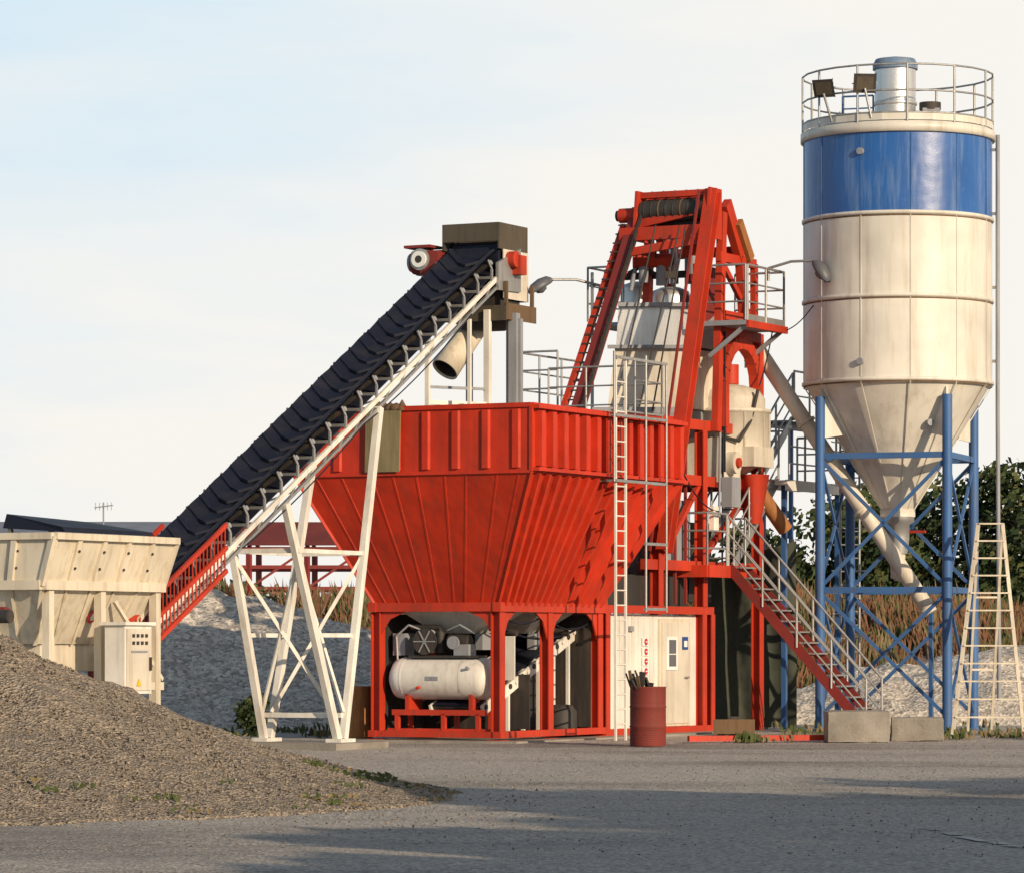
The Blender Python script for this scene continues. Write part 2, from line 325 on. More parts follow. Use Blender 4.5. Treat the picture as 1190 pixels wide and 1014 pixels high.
for k in range(6): C.beam(L(.05,1.55,1.8),L(.05,1.55,1.8)+U2*.22*math.cos(k*1.047)+Z*.22*math.sin(k*1.047),.02,.02,GREY)
C.tube(L(.06,.95,1.78),L(.02,.95,1.78),.12,GREY,16)
C.path([L(.3,1.7,2.0),L(.2,1.95,2.1),L(.2,2.2,1.9),L(.25,2.2,1.4)],.02,SILV); C.path([L(.3,1.2,2.0),L(.2,.9,2.1),L(.2,.6,1.95)],.02,SILV)
C.lbox(L,.25,.6,2.05,2.3,1.55,1.95,GREY); C.tube(L(.3,1.35,2.05),L(.3,1.95,2.07),.05,DARK)
C.obj()
# ------------------------------------------------------------------ control cabin
B=M('control_cabin',[WHITE])
B.lbox(L,4.35,8.75,.1,2.5,.12,2.32,WHITE)
for z in (.07,2.42): B.beam(L(4.3,.03,z),L(9.3,.03,z),.17,.15,REDF); B.beam(L(4.3,2.55,z),L(9.3,2.55,z),.17,.15,REDF)
for k in range(9): B.lbox(L,4.4+k*.27,4.43+k*.27,.085,.1,.15,2.32,WHITE)
B.lbox(L,6.95,8.4,.06,.098,.15,2.25,BEIGE); B.lbox(L,7.03,8.32,.035,.062,.2,2.18,CREAM)
B.lbox(L,7.2,7.7,.015,.034,1.25,1.9,SWH); B.lbox(L,7.3,7.62,.008,.014,1.32,1.55,GLASS); B.lbox(L,7.3,7.62,.008,.014,1.57,1.84,GLASS)
B.lbox(L,7.95,8.2,.015,.034,1.65,1.9,SBLU); B.lbox(L,8.0,8.15,.008,.014,1.7,1.82,SWH); B.tube(L(8.2,.0,1.1),L(8.05,.0,1.1),.02,GALV)
for k in range(4):
    p=L(6.35,.07,1.80-.19*k); B.lbox(L,6.2,6.5,.075,.084,1.72-.19*k,1.88-.19*k,SWH); B.tube(p,p-U2*.012,.065,SRED,20); B.lbox(L,6.31,6.39,.05,.0575,1.79-.19*k,1.81-.19*k,SWH)
B.lbox(L,5.6,5.75,.04,.09,2.0,2.1,GREY)
for a,b in ((8.85,.03),(4.4,.03),(9.25,.03),(9.25,2.5)):
    B.ibeam(L(a,b,.12),L(a,b,2.35),.18,.16,REDF,U2)
B.obj()
# ------------------------------------------------------------------ mixing tower with skip hoist
T=M('mixing_tower',[REDF])
for a,b in ((4.6,.2),(6.8,.05),(8.85,.03),(8.85,2.4),(4.6,2.4),(11.6,.0),(11.6,2.3)):
    T.ibeam(L(a,b,2.5 if a<11 else 0),L(a,b,6.0 if a<9.5 else 8.1),.2,.18,REDF,U2)
for z in (3.3,5.0,6.1):
    T.beam(L(6.2,.05,z),L(11.6,.05,z),.14,.2,REDF); T.beam(L(6.2,2.4,z),L(11.6,2.4,z),.14,.2,REDF)
    T.beam(L(8.85,.05,z),L(8.85,2.4,z),.14,.2,REDF); T.beam(L(11.6,.05,z),L(11.6,2.3,z),.14,.2,REDF)
T.lbox(L,6.3,8.6,1.3,1.4,2.5,6.0,GREY); T.lbox(L,5.0,8.8,.3,2.3,2.5,3.1,DARK)
T.lbox(L,6.9,8.7,.2,.26,3.3,4.6,GREY); T.lbox(L,9.0,11.5,1.8,1.9,2.6,6.0,REDD); T.lbox(L,9.3,10.4,.5,1.4,2.6,4.2,DARK)
for a in (7.3,7.8,8.3): T.beam(L(a,.12,2.55),L(a,.12,5.9),.05,.06,REDD)
T.beam(L(8.85,.05,3.4),L(11.5,.05,5.0),.1,.1,REDF); T.beam(L(8.85,.05,5.0),L(7.0,.05,3.4),.1,.1,REDF)
Rb=on_b(772,640,-.15); Rt=on_b(829,222,-.15); Lb=on_b(664,500,1.55); Lt=on_b(742,245,1.55)
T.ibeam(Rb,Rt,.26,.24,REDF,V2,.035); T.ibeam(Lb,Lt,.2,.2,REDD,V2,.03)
ofs=-V2*.2
T.beam(Rb+ofs+U2*.22,Rt+ofs+U2*.22,.04,.06,REDD); T.beam(Lb+ofs-U2*.2,Lt+ofs-U2*.2,.05,.07,DARK)
T.beam(Lb-V2*.1+U2*.28,Lt-V2*.1+U2*.28-Z*.3,.10,.12,REDF)
for k in range(22):
    t=.05+k*.042; p=Lb.lerp(Lt,t); T.beam(p-V2*.1-U2*.12,p-V2*.1+U2*.3,.03,.03,DARK)
for t in (.80,.93): 
    p=Rb.lerp(Rt,.33+.67*t); q=Lb.lerp(Lt,t); T.beam(p,q,.12,.16,REDF)
for b in (-.1,1.5):
    T.beam(L(9.75,b,10.6),L(10.5,b,9.6),.16,.3,REDF); T.beam(L(10.5,b,9.6),L(10.7,b,8.2),.16,.22,REDF); T.beam(L(9.6,b,10.4),L(9.3,b,6.0),.14,.2,REDF)
T.beam(L(10.15,-.22,10.25),L(10.75,-.22,9.55),.1,.22,ORNG); T.beam(L(10.5,-.1,9.7),L(10.5,1.6,9.7),.12,.2,REDF)
T.tube(Rt-Z*.34+U2*.05,Rt-Z*.34+U2*1.55,.21,DARK,18)
for k in range(9): T.lathe(Rt-Z*.34+U2*(.15+k*.16),[(.215,0),(.225,.02),(.215,.04)],RUST if k%3==0 else DARK,18,axis=U2,cap=False)
T.lbox(lambda x,y,z:Rt+V2*x+U2*y+Z*z,.1,.35,.05,1.5,-.8,-.1,DARK)
T.beam(Rt-Z*.02,Rt-Z*.02+U2*1.65,.14,.12,REDF); T.beam(Rt+V2*.35-Z*.1,Rt+V2*.35-Z*.1+U2*1.6,.1,.2,REDF)
for o in (0,1.6):
    p=Rt+U2*o; T.hexa([p-V2*.35-Z*.95-U2*.03,p+V2*.35-Z*.95-U2*.03,p+V2*.35-Z*.95+U2*.03,p-V2*.35-Z*.95+U2*.03,p-V2*.2+Z*.06-U2*.03,p+V2*.35+Z*.06-U2*.03,p+V2*.35+Z*.06+U2*.03,p-V2*.2+Z*.06+U2*.03],REDF)
T.beam(Rt-V2*.3-Z*.82,Rt-V2*.3-Z*.82+U2*1.9,.16,.26,REDF)
T.tube(Rt-Z*.4+U2*1.62,Rt-Z*.4+U2*2.05,.15,REDF,16); T.tube(Rt-Z*.4+U2*2.05,Rt-Z*.4+U2*2.12,.11,DARK,14)
for k in range(6): T.tube(Rt+Z*.05+U2*(.25*k+.1)+V2*.0,Rt+Z*.05+U2*(.25*k+.1)+V2*.3,.012,GALV,6)
for px_,py_,r_ in ((748,300,.2),(805,290,.17),(768,303,.14)):
    p=at(px_,py_,8.9); T.tube(p-Vector((.22,0,0)),p+Vector((.22,0,0)),r_,REDF,14); T.tube(p-Z*.5,p,.1,GREY,10); T.tube(p+Vector((.22,0,0)),p+Vector((.26,0,0)),r_*.7,DARK,12)
p=at(783,330,9.4); T.tube(p,p+Z*1.1,.1,SILV,12); T.tube(p+Z*1.1,p+Z*1.15,.15,SILV,12)
p=at(800,330,9.6); T.tube(p,p+Z*.7,.08,GREY,12); T.path([at(730,318,9),at(745,310,9),at(760,318,9),at(775,330,9)],.04,DARK)
T.beam(at(722,322,9.2),at(815,318,9.2),.1,.14,DARK)
def wb(x0,x1,y0,y1,Y0,Y1,m,tx=0,tz=0):
    a=at(x0,y1,Y0); b=at(x1,y1,Y0); c=at(x1,y0,Y0); d=at(x0,y0,Y0); dv=V2*((Y1-Y0)/V2.y)
    T.hexa([a,b,b+dv,a+dv,d+Vector((tx,0,0)),c+Vector((-tz,0,0)),c+dv,d+dv],m)
p=at(779,354,9.5); T.lathe(p,[(.42,-.1),(.42,.14),(.38,.26),(.2,.34),(.1,.35)],SILV,24)
p=at(740,354,9.9); T.lathe(p,[(.3,-.1),(.3,.3),(.27,.4),(.1,.46)],SILV,20)
p=at(733,338,9.0); T.tube(p,p+Vector((.1,0,.5)),.05,GREY)
wb(716,806,355,402,8.7,10.3,SILV,.05,.03)
wb(706,798,404,474,8.5,10.3,CREAM,.15,.05)
wb(700,790,474,560,8.4,10,GREY)
T.beam(at(718,354,8.6),at(806,354,8.6),.08,.08,GREY); T.beam(at(706,403,8.4),at(800,403,8.4),.08,.07,GREY)
for (xa,ya,xb,yb) in ((790,262,742,478),(797,262,758,478),(762,262,722,440)):
    T.tube(at(xa,ya,7.6),at(xb,yb,7.2),.017,DARK,6)
T.lbox(lambda x,y,z:at(700,480,8.0)+Vector((x,y,z)),-.2,1.6,0,.06,0,.12,GREY)
for z in (8.35,9.5): T.beam(L(9.4,-.1,z),L(11.2,-.1,z),.12,.18,REDF)
for a in (9.5,11.2): T.beam(L(a,-.1,8.2),L(a,-.1,9.5),.12,.14,REDF)
T.beam(L(9.5,-.1,9.45),L(10.9,-.1,8.45),.08,.12,REDF); T.lbox(L,9.6,11.1,.5,.6,8.2,9.4,REDD)
arc=[L(10.45+.85*math.cos(t),-.1,7.0+.85*math.sin(t)) for t in [math.pi*i/10 for i in range(11)]]
arc=[arc[0]-Z*.9]+arc+[arc[-1]-Z*.9]
for p,q in zip(arc[:-1],arc[1:]): T.beam(p,q,.25,.2,REDF,U2)
T.beam(L(9.4,-.1,8.0),L(11.4,-.1,8.0),.14,.2,REDF)
T.lbox(L,9.6,11.2,.9,1.0,6.9,8.0,REDD)
T.lathe(L(11.0,.35,0),[(.3,5.2),(.75,5.5),(.8,5.6),(.8,6.45),(.84,6.46),(.84,6.52),(.72,6.55),(.72,6.75),(.6,6.92),(.3,7.02),(.1,7.05)],CREAM,32)
T.tube(L(11.0,.35,7.05),L(11.0,.35,7.45),.18,REDF,16); T.lbox(L,9.5,10.5,-.1,.9,5.0,5.9,CREAM); T.tube(L(9.9,-.3,5.4),L(9.9,.1,5.4),.22,CREAM,20); T.tube(L(9.9,-.36,5.4),L(9.9,-.3,5.4),.1,REDF,14)
T.lbox(L,10.4,11.4,-.45,.1,5.35,5.75,CREAM)
for k in range(10):
    an=k*math.tau/10; T.beam(L(11,.35,5.6)+Vector((math.cos(an),math.sin(an),0))*.81,L(11,.35,6.45)+Vector((math.cos(an),math.sin(an),0))*.81,.03,.02,CREAM)
T.path([L(9.6,-.15,6.1),L(9.6,-.15,5.9),L(10.2,-.2,5.85),L(10.6,-.3,6.3),L(10.7,-.4,6.9)],.035,DARK)
T.path([L(9.4,-.12,4.2),L(9.45,-.14,7.9)],.025,GREY); T.path([L(9.55,-.12,3.4),L(9.6,-.14,8.1)],.02,BLACK)
T.lathe(L(10.9,-.2,0),[(.16,4.2),(.34,5.2)],REDF,4,cap=True)
T.tube(L(11.4,-.1,4.9),L(11.9,-.5,4.1),.16,ORNG,14); T.lbox(L,9.5,9.95,-.35,-.12,4.5,5.1,GREY); T.lbox(L,8.95,9.2,-.2,-.1,4.0,4.5,WHITE)
T.sag(L(9.5,-.2,5.2),L(9.5,-.2,8.0),.0,.02,BLACK); T.sag(L(11.2,-.5,8.1),L(11.0,-.3,7.0),.1,.015,BLACK); T.sag(L(9.2,-.2,4.4),L(7.2,-.1,5.6),.3,.015,BLACK)
T.sag(L(11.2,-.1,8.3),SC0:=Vector((6.1,9.2,8.6)),.35,.012,BLACK)
T.lbox(L,9.2,11.2,-.8,.3,8.1,8.2,GREY); T.rail([L(9.3,-.78,8.2),L(11.15,-.78,8.2),L(11.15,.3,8.2)],GALV,1.1,.9,.024,2,kick=True)
for a in (9.3,11.1): T.beam(L(a,-.75,8.1),L(a,.05,7.5),.06,.08,GREY)
T.beam(L(9.2,-.82,8.12),L(11.2,-.82,8.12),.06,.14,REDF)
T.rail([L(9.2,.3,8.2),L(9.2,-.78,8.2)],GALV,1.1,.9,.024,2)
T.lbox(L,7.2,9.6,2.2,3.0,6.35,6.42,GREY)
T.rail([L(6.6,2.1,6.4),L(6.6,3.0,6.4),L(9.6,3.0,6.4)],GALV,1.1,.9,.022,2)
T.rail([L(9.4,2.0,8.3),L(9.4,2.8,8.3),L(11.0,2.8,8.3)],GALV,1.1,.8,.022,2)
T.lbox(L,9.4,11.0,1.9,2.8,8.2,8.27,GREY); T.beam(L(9.4,2.7,6.4),L(9.4,2.7,9.3),.05,.05,GALV)
T.obj()
# stairs
S=M('access_staircase',[GALV])
S.stair(L(9.35,-.35,3.3),L(9.35,-3.3,.08),V2*.8,15,REDD,GALV)
S.lbox(L,8.3,10.2,-.35,.5,3.22,3.3,REDD); S.beam(L(8.3,-.36,3.2),L(10.2,-.36,3.2),.08,.24,REDF); S.beam(L(8.3,-.36,3.2),L(8.3,.5,3.2),.08,.24,REDF)
S.rail([L(9.3,-.33,3.3),L(8.35,-.33,3.3),L(8.35,.5,3.3)],GALV,1.05,.8,.024,2)
S.stair(L(12.2,-.2,5.15),L(9.9,-.2,3.3),U2*.8,9,GALV,GALV)
S.lbox(L,12.0,15.6,-.45,.8,5.03,5.13,WHITE); S.beam(L(12,-.47,5.03),L(15.6,-.47,5.03),.05,.22,WHITE)
S.rail([L(12.2,-.45,5.13),L(15.6,-.45,5.13),L(15.6,.8,5.13)],GALV,1.05,.9,.024,2)
for a in (12.3,15.2): S.beam(L(a,-.3,0),L(a,-.3,5.03),.1,.1,BLUEL)
S.stair(L(14.6,.5,6.5),L(12.8,.5,5.15),U2*.7,6,GALV,GALV); 
S.rail([L(14.6,.45,6.5),L(16.3,.45,6.5)],GALV,1.05,.85); S.lbox(L,14.6,16.3,.4,1.3,6.4,6.48,GREY)
for a in (14.7,16.2): S.beam(L(a,1.2,0),L(a,1.2,6.4),.08,.08,BLUEL)
S.obj()
# ------------------------------------------------------------------ ladder
D=M('access_ladder',[GALV])
lb=-1.42
for a in (1.86,2.28): D.beam(L(a,lb,0.0),L(a,lb,6.95),.05,.035,WHITE,U2)
for k in range(24): D.tube(L(1.86,lb,.3+k*.27),L(2.28,lb,.3+k*.27),.016,WHITE,6)
for a in (1.7,3.05,3.95): D.tube(L(a,lb-.05,2.35 if a>3 else 4.7),L(a,lb-.05,7.05 if a<3.9 else 6.95),.024,GALV)
for z in (2.4,3.6,4.72,5.9,6.95): D.beam(L(1.75 if z>4.6 else 3.0,lb-.05,z),L(3.97,lb-.05,z),.04,.05,GALV)
for z in (4.72,5.9): D.beam(L(1.86,-1.1,z),L(1.86,lb,z),.04,.04,GALV); D.beam(L(3.95,-1.1,z),L(3.95,lb,z),.04,.04,GALV)
D.lbox(L,1.9,3.95,lb,-1.3,5.98,6.01,GALV)
D.rail([L(4.0,-.8,5.95),L(5.2,-.8,5.95),L(5.2,1.6,5.95)],GALV,1.1,.9,.02,2)
D.obj()
# ------------------------------------------------------------------ belt conveyor
E=M('belt_conveyor',[BLACK])
prof=[(.50,.02),(.46,.0),(.2,-.16),(-.2,-.16),(-.46,0),(-.50,.02)]
smin,smax=.45,13.6; n=90; vs=[];fs=[]
for i in range(n+1):
    s=smin+(smax-smin)*i/n; sag=.01*math.sin(i*1.3)
    for t,z in prof: vs.append(K(s,t,bz(s)+z+sag))
w=len(prof)
for i in range(n):
    for j in range(w-1): k=i*w+j; fs.append((k,k+1,k+w+1,k+w))
E.add(vs,fs,BLACK,True)
E.add([v-Z*.025 for v in vs],[tuple(reversed(f)) for f in fs],BLACK,True)
E.beam(K(.6,0,bz(.6)-.38),K(13.4,0,bz(13.4)-.38),.98,.02,BLACK)
for i in range(40):
    s=.55+i*.335+U(-.015,.015)
    for sg in (1,-1):
        pts=[(0,s+.22,-.135),(sg*.22,s+.1,-.13),(sg*.47,s,.035)]
        for (t0,s0,z0),(t1,s1,z1) in zip(pts[:-1],pts[1:]): E.beam(K(s0,t0,bz(s0)+z0),K(s1,t1,bz(s1)+z1),.035,.045,BLACK)
for t in (.56,-.56):
    E.beam(K(.4,t,bz(.4)-.46),K(13.6,t,bz(13.6)-.46),.05,.085,GALV if t>0 else WHITE)
    E.beam(K(.6,t,bz(.6)-.62),K(13.6,t,bz(13.6)-.62),.05,.05,GALV)
for i in range(25):
    s=.6+i*.54
    for t in (-.56,.56):
        E.beam(K(s,t,bz(s)-.42),K(s-.02,t*.98,bz(s)-.2),.03,.05,GALV); E.beam(K(s-.02,t*.98,bz(s)-.2),K(s+.1,t*.96,bz(s)-.05),.02,.045,GALV)
    E.tube(K(s,-.53,bz(s)-.08),K(s,-.22,bz(s)-.26),.055,DARK,10); E.tube(K(s,.53,bz(s)-.08),K(s,.22,bz(s)-.26),.055,DARK,10); E.tube(K(s,-.2,bz(s)-.26),K(s,.2,bz(s)-.26),.055,DARK,10)
    E.tube(K(s,-.555,bz(s)-.08),K(s,-.53,bz(s)-.09),.045,GREY,10)
    E.beam(K(s,-.53,bz(s)-.36),K(s,.53,bz(s)-.36),.05,.05,GALV)
    E.beam(K(s+.27,-.56,bz(s+.27)-.62),K(s,-.56,bz(s)-.46),.02,.03,GALV)
    if i%2==0:
        E.beam(K(s,-.56,bz(s)-.62),K(min(13.6,s+1.08),.56,bz(min(13.6,s+1.08))-.62),.03,.03,WHITE)
E.tube(K(.5,-.5,bz(.5)-.31),K(.5,.5,bz(.5)-.31),.29,BLACK,24)
for t in (-.6,.6): E.hexa([KH(.4,t-.03,bz(.45)-.62),KH(-.5,t-.03,8.55),KH(-.5,t+.03,8.55),KH(.4,t+.03,bz(.45)-.62),KH(.4,t-.03,bz(.45)-.12),KH(-.5,t-.03,9.35),KH(-.5,t+.03,9.35),KH(.4,t+.03,bz(.45)-.12)],GALV)
E.lbox(KH,-.15,.4,.63,1.0,8.85,9.3,REDD); E.tube(KH(.15,.85,9.12),KH(.15,1.25,9.12),.22,REDD,20); E.tube(KH(.15,1.25,9.12),KH(.15,1.32,9.12),.17,GREY,20)
E.tube(KH(.13,1.0,9.15),KH(.42,1.0,9.15),.2,GALV,18); E.tube(KH(.42,1.0,9.15),KH(.46,1.0,9.15),.15,SWH,16); E.tube(KH(.46,1.0,9.15),KH(.465,1.0,9.15),.07,DARK,14); E.lbox(KH,-.1,.38,.8,1.35,9.37,9.42,REDD); E.lbox(KH,-.15,.0,.7,1.3,8.9,9.35,DARK)
E.lbox(KH,-.9,-.02,-.55,.6,9.42,9.46,DARK)
for t in (-.55,.6): E.lbox(KH,-.9,.25,t-.015,t+.015,9.3,9.78,HOOD if t<0 else DARK)
E.lbox(KH,.23,.26,-.55,.6,9.45,9.78,HOOD); E.lbox(KH,-.92,-.89,-.55,.6,8.4,9.78,HOOD)
for t in (-.57,.57): E.lbox(KH,-.9,.1,t-.01,t+.01,8.4,9.3,CREAM if t<0 else DARK)
E.tube(KH(-.1,-.6,9.12),KH(-.1,-.75,9.12),.15,REDF,16); E.lbox(KH,-.4,-.15,-.8,-.62,8.85,9.2,REDF)
E.lbox(KH,-.95,.25,-.7,.6,8.12,8.2,HOOD); E.lbox(KH,-.95,.25,-.72,-.7,8.0,8.3,RUST); E.lbox(KH,-.95,.25,.6,.63,8.0,8.3,RUST); E.lbox(KH,.25,.28,-.72,.62,7.98,8.26,HOOD)
E.lbox(KH,-.7,.1,-.5,.45,8.2,8.75,DARK)
for t in (-.68,.55): E.beam(KH(.2,t,8.2),KH(.2,t,8.7),.06,.06,RUST); E.beam(KH(-.85,t,8.2),KH(-.85,t,8.7),.06,.06,RUST)
E.hexa([KH(-.5,-.3,7.85),KH(.1,-.3,7.85),KH(.1,.3,7.85),KH(-.5,.3,7.85),KH(-.85,-.5,8.12),KH(.2,-.5,8.12),KH(.2,.5,8.12),KH(-.85,.5,8.12)],DARK)
ca=at(564,362,2.6); cb_=at(514,434,1.9)
E.lathe(ca,[(.20,0),(.23,.2),(.25,1.05),(.265,1.5),(.24,1.5),(.23,1.3)],BEIGE,24,axis=cb_-ca,cap=False); E.lathe(ca,[(.235,1.46),(.22,1.0),(.01,1.0)],DARK,24,axis=cb_-ca,cap=False)  # dark lining and end disc stand in for shade inside the chute mouth
for s_,t_,z1_,m_,w_ in ((.9,-.35,7.85,WHITE,.11),(.55,-.72,7.8,GREY,.16),(2.0,.3,7.6,WHITE,.08),(-.2,.6,7.8,GREY,.1),(1.9,-.5,7.6,WHITE,.06)):
    E.beam(K(s_,t_,5.6),K(s_,t_,z1_),w_,w_,m_)
E.beam(K(.5,-.7,5.6),K(.5,-.7,7.7),.30,.1,GREY)
E.beam(K(2.0,.3,6.12),K(.9,-.35,6.12),.07,.08,WHITE); E.beam(K(2.0,.3,6.4),K(.9,-.35,6.4),.05,.05,GREY); E.beam(K(2.4,-.6,6.0),K(-.9,-.6,6.0),.1,.1,WHITE); E.beam(K(2.4,.6,6.0),K(-.9,.6,6.0),.1,.1,WHITE)
for t,tb in ((-.58,-.72),(.58,.72)):
    for s_ in (5.4,8.6):
        E.beam(K(s_,t,bz(s_)-.62),K(7.0+(-.1 if s_<7 else .1),tb,.15),.11,.13,WHITE)
    for zz in (1.9,3.3):
        f=lambda s_:7+(s_-7)*(zz-.15)/(bz(s_)-.77)
        E.beam(K(f(5.4),t*1.1,zz),K(f(8.6),t*1.1,zz),.06,.07,WHITE)
    E.lbox(K,6.75,7.25,tb-.15,tb+.15,.1,.16,WHITE)
for s_ in (5.4,8.6):
    g_=lambda zz:7+(s_-7)*(zz-.15)/(bz(s_)-.77)
    E.beam(K(g_(.6),-.7,.6),K(g_(3.2),.62,3.2),.05,.06,WHITE); E.beam(K(g_(3.2),-.62,3.2),K(g_(.6),.7,.6),.05,.06,WHITE)
    for zz in (.55,3.3): E.beam(K(g_(zz),-.68,zz),K(g_(zz),.68,zz),.07,.08,WHITE)
for t in (-.6,.6):
    for dz in (.02,-.35,-.72): E.beam(K(10.5,t,bz(10.5)+dz),K(13.6,t,bz(13.6)+dz),.05,.07,REDF)
    for k in range(28): 
        s=10.55+k*.11; E.beam(K(s,t,bz(s)-.72),K(s,t,bz(s)+.02),.015,.02,REDF)
for t_ in (-.6,.6): E.beam(K(12.6,t_,.1),K(12.6,t_,bz(12.6)-.7),.09,.09,REDD)
E.sag(K(2,-.6,bz(2)-.62),K(6,-.6,bz(6)-.62),.12,.012,BLACK); E.sag(K(6,-.6,bz(6)-.62),K(10,-.6,bz(10)-.62),.1,.012,BLACK)
E.obj()
# ------------------------------------------------------------------ receiving bin
Q=M('receiving_bin',[BEIGE])
s0,s1,t0,t1=12.9,16.2,-1.0,1.45
def kr(a0,a1,b0,b1,z): return [K(a0,b0,z),K(a1,b0,z),K(a1,b1,z),K(a0,b1,z)]
def shell(lo,hi,m):
    for i in range(4): j=(i+1)%4; Q.add([lo[i],lo[j],hi[j],hi[i]],[(0,1,2,3)],m)
R2=kr(s0-.05,s1+.05,t0-.12,t1+.12,3.34);R1=kr(s0,s1,t0+.12,t1-.12,2.62);R0=kr(s0+.25,s1-.6,t0+.65,t1-.65,1.75)
shell(R1,R2,BEIGE); shell(R0,R1,BEIGE)
Ri=kr(s0+.06,s1-.06,t0+.0,t1-.0,3.28); shell(kr(s0+.1,s1-.1,t0+.2,t1-.2,2.7),Ri,REDD)
Q.add(kr(s0+.1,s1-.1,t0+.2,t1-.2,3.0),[(0,1,2,3)],GP)
for rr,w_,h_ in ((R2,.14,.10),(R1,.16,.14)):
    for i in range(4): Q.beam(rr[i],rr[(i+1)%4],w_,h_,BEIGE)
for i in range(4): Q.beam(R1[i],R2[i],.1,.1,BEIGE); Q.beam(R0[i],R1[i],.07,.07,BEIGE)
for (i,j,n_) in ((0,1,5),(1,2,4)):
    for k in range(1,n_):
        t=k/n_; p=R1[i].lerp(R1[j],t); q=R2[i].lerp(R2[j],t); Q.beam(p,q,.09,.10,BEIGE); 
        Q.beam(R0[i].lerp(R0[j],t),R1[i].lerp(R1[j],t),.04,.06,BEIGE)
        for tt in (.35,.7): Q.tube(p.lerp(q,tt)-U2*.06,p.lerp(q,tt)-U2*.08,.02,DARK,8)
Q.lbox(K,13.0,15.4,t0+.7,t1-.7,1.35,1.75,BEIGE); Q.lbox(K,13.0,13.9,t0+.35,t0+.68,1.1,1.65,BEIGE)
for s_ in (13.05,14.6,16.0):
    for t_ in (t0+.15,t1-.15): Q.beam(K(s_,t_,0),K(s_,t_,2.6),.13,.13,BEIGE)
Q.beam(K(12.85,t0+.15,1.1),K(16,t0+.15,1.1),.08,.12,BEIGE); Q.beam(K(12.85,t0+.15,1.2),K(14.2,t0+.15,2.4),.05,.06,BEIGE)
nm=(R1[0]-R0[0]).cross(R1[1]-R0[0]).normalized()
if nm.y>0: nm=-nm
mp=(R0[0]+R1[1])/2*.55+(R0[1]+R1[0])/2*.45+nm*.03
Q.tube(mp,mp+nm*.012,.12,SRED,20); Q.tube(mp+nm*.013,mp+nm*.016,.07,SWH,16)
Q.tube(K(17.0,t0+.5,2.2),K(17.0,t0+.2,2.2),.09,REDD,14); Q.tube(K(17.2,t0+.3,2.15),K(17.2,t0+.0,2.15),.1,DARK,14)
Q.hexa([K(12.9,-.75,3.42),K(15.4,-.75,3.42),K(15.2,.5,3.5),K(12.9,.5,3.5),K(12.9,-.7,3.48),K(15.4,-.7,3.5),K(15.1,.5,3.72),K(12.9,.5,3.66)],BLACK)
for s_ in (13,14,15.1): Q.beam(K(s_,.4,3.3),K(s_,.45,3.6),.06,.06,BEIGE)
Q.obj()
cb=M('electrical_cabinet',[WHITE])
q0,q1=14.1,14.85; tq=-1.45
cb.lbox(K,q0,q1,tq,tq+.35,1.0,2.03,WHITE); cb.lbox(K,q0+.04,q1-.04,tq-.02,tq-.001,1.05,1.98,CREAM); cb.lbox(K,q0-.05,q1+.05,tq-.05,tq+.4,2.031,2.08,WHITE)
for r_ in range(2):
    for k in range(4): cb.lbox(K,q0+.15+k*.12,q0+.21+k*.12,tq-.035,tq-.021,1.74+r_*.11,1.79+r_*.11,DARK)
cb.lbox(K,q0+.15,q0+.6,tq-.032,tq-.021,1.62,1.65,GREY)
px_,pz=q0+.4,1.12
p=[K(px_-.06,tq-.03,pz),K(px_+.06,tq-.03,pz),K(px_,tq-.03,pz+.11)]; cb.add(p+[x-U2*.01 for x in p],[(0,1,2),(5,4,3),(0,3,4,1),(1,4,5,2),(2,5,3,0)],YEL)
cb.lbox(K,q0+.06,q0+.1,tq-.05,tq-.02,1.35,1.55,DARK)
for q_ in (q0+.1,q1-.1): cb.beam(K(q_,tq+.2,0),K(q_,tq+.2,1.0),.09,.09,WHITE)
cb.path([K(q0+.3,tq+.2,1.0),K(q0+.3,tq+.25,.3),K(q0+.1,tq+.5,.05)],.025,BLACK)
cb.obj()
# ------------------------------------------------------------------ silo
SC=Vector((7.88,10,0)); r=1.92
O=M('cement_silo',[SILO])
def arcband(z0,z1,m,rr=r): O.lathe(SC,[(rr,z0),(rr,z1)],m,72,cap=False)
arcband(7.05,8.72,SILO);arcband(8.72,10.37,SILO);arcband(10.37,12.0,BLUE)
O.lathe(SC,[(.30,4.45),(r-.02,7.05)],SILO,72,cap=False)
for z_,c_ in ((7.05,SILO),(8.72,SILO),(10.37,SILO)):
    O.lathe(SC,[(r,z_-.04),(r+.035,z_-.03),(r+.035,z_+.03),(r,z_+.04)],c_,72,cap=False); O.lathe(SC,[(r+.004,z_-.075),(r+.004,z_-.045)],RUST,72,cap=False)
O.lathe(SC,[(r,11.98),(r+.06,11.98),(r+.06,12.16),(r-.1,12.24),(.1,12.42)],SILO,72)
for k in range(12):
    an=math.radians(-118+k*30); p=SC+Vector((math.cos(an),math.sin(an),0))*(r+.005); 
    O.beam(p+Z*7.1,p+Z*10.33,.02,.01,SILO); O.beam(p+Z*10.42,p+Z*11.97,.02,.01,BLUE); q=SC+Vector((math.cos(an),math.sin(an),0))*.31; O.beam(q+Z*4.46,p+Z*7.0,.025,.02,SILO)
O.lathe(SC,[(.36,4.35),(.36,4.5),(.3,4.5)],SILO,24); O.lathe(SC,[(.2,3.6),(.24,3.9),(.24,4.2),(.34,4.25),(.34,4.36)],GALV,20); O.lathe(SC,[(.14,3.1),(.16,3.6)],BEIGE,16)
O.beam(SC+Vector((.2,0,4.05)),SC+Vector((.55,-.2,4.05)),.05,.05,REDF)
for an_,z_ in ((-118,7.4),(-118,11.6),(-70,6.2)):
    an=math.radians(an_); p=SC+Vector((math.cos(an),math.sin(an),0))*(r if z_>7 else 1.45); O.tube(p+Z*z_,p+Vector((math.cos(an),math.sin(an),0))*.08+Z*z_,.07,GREY,12)
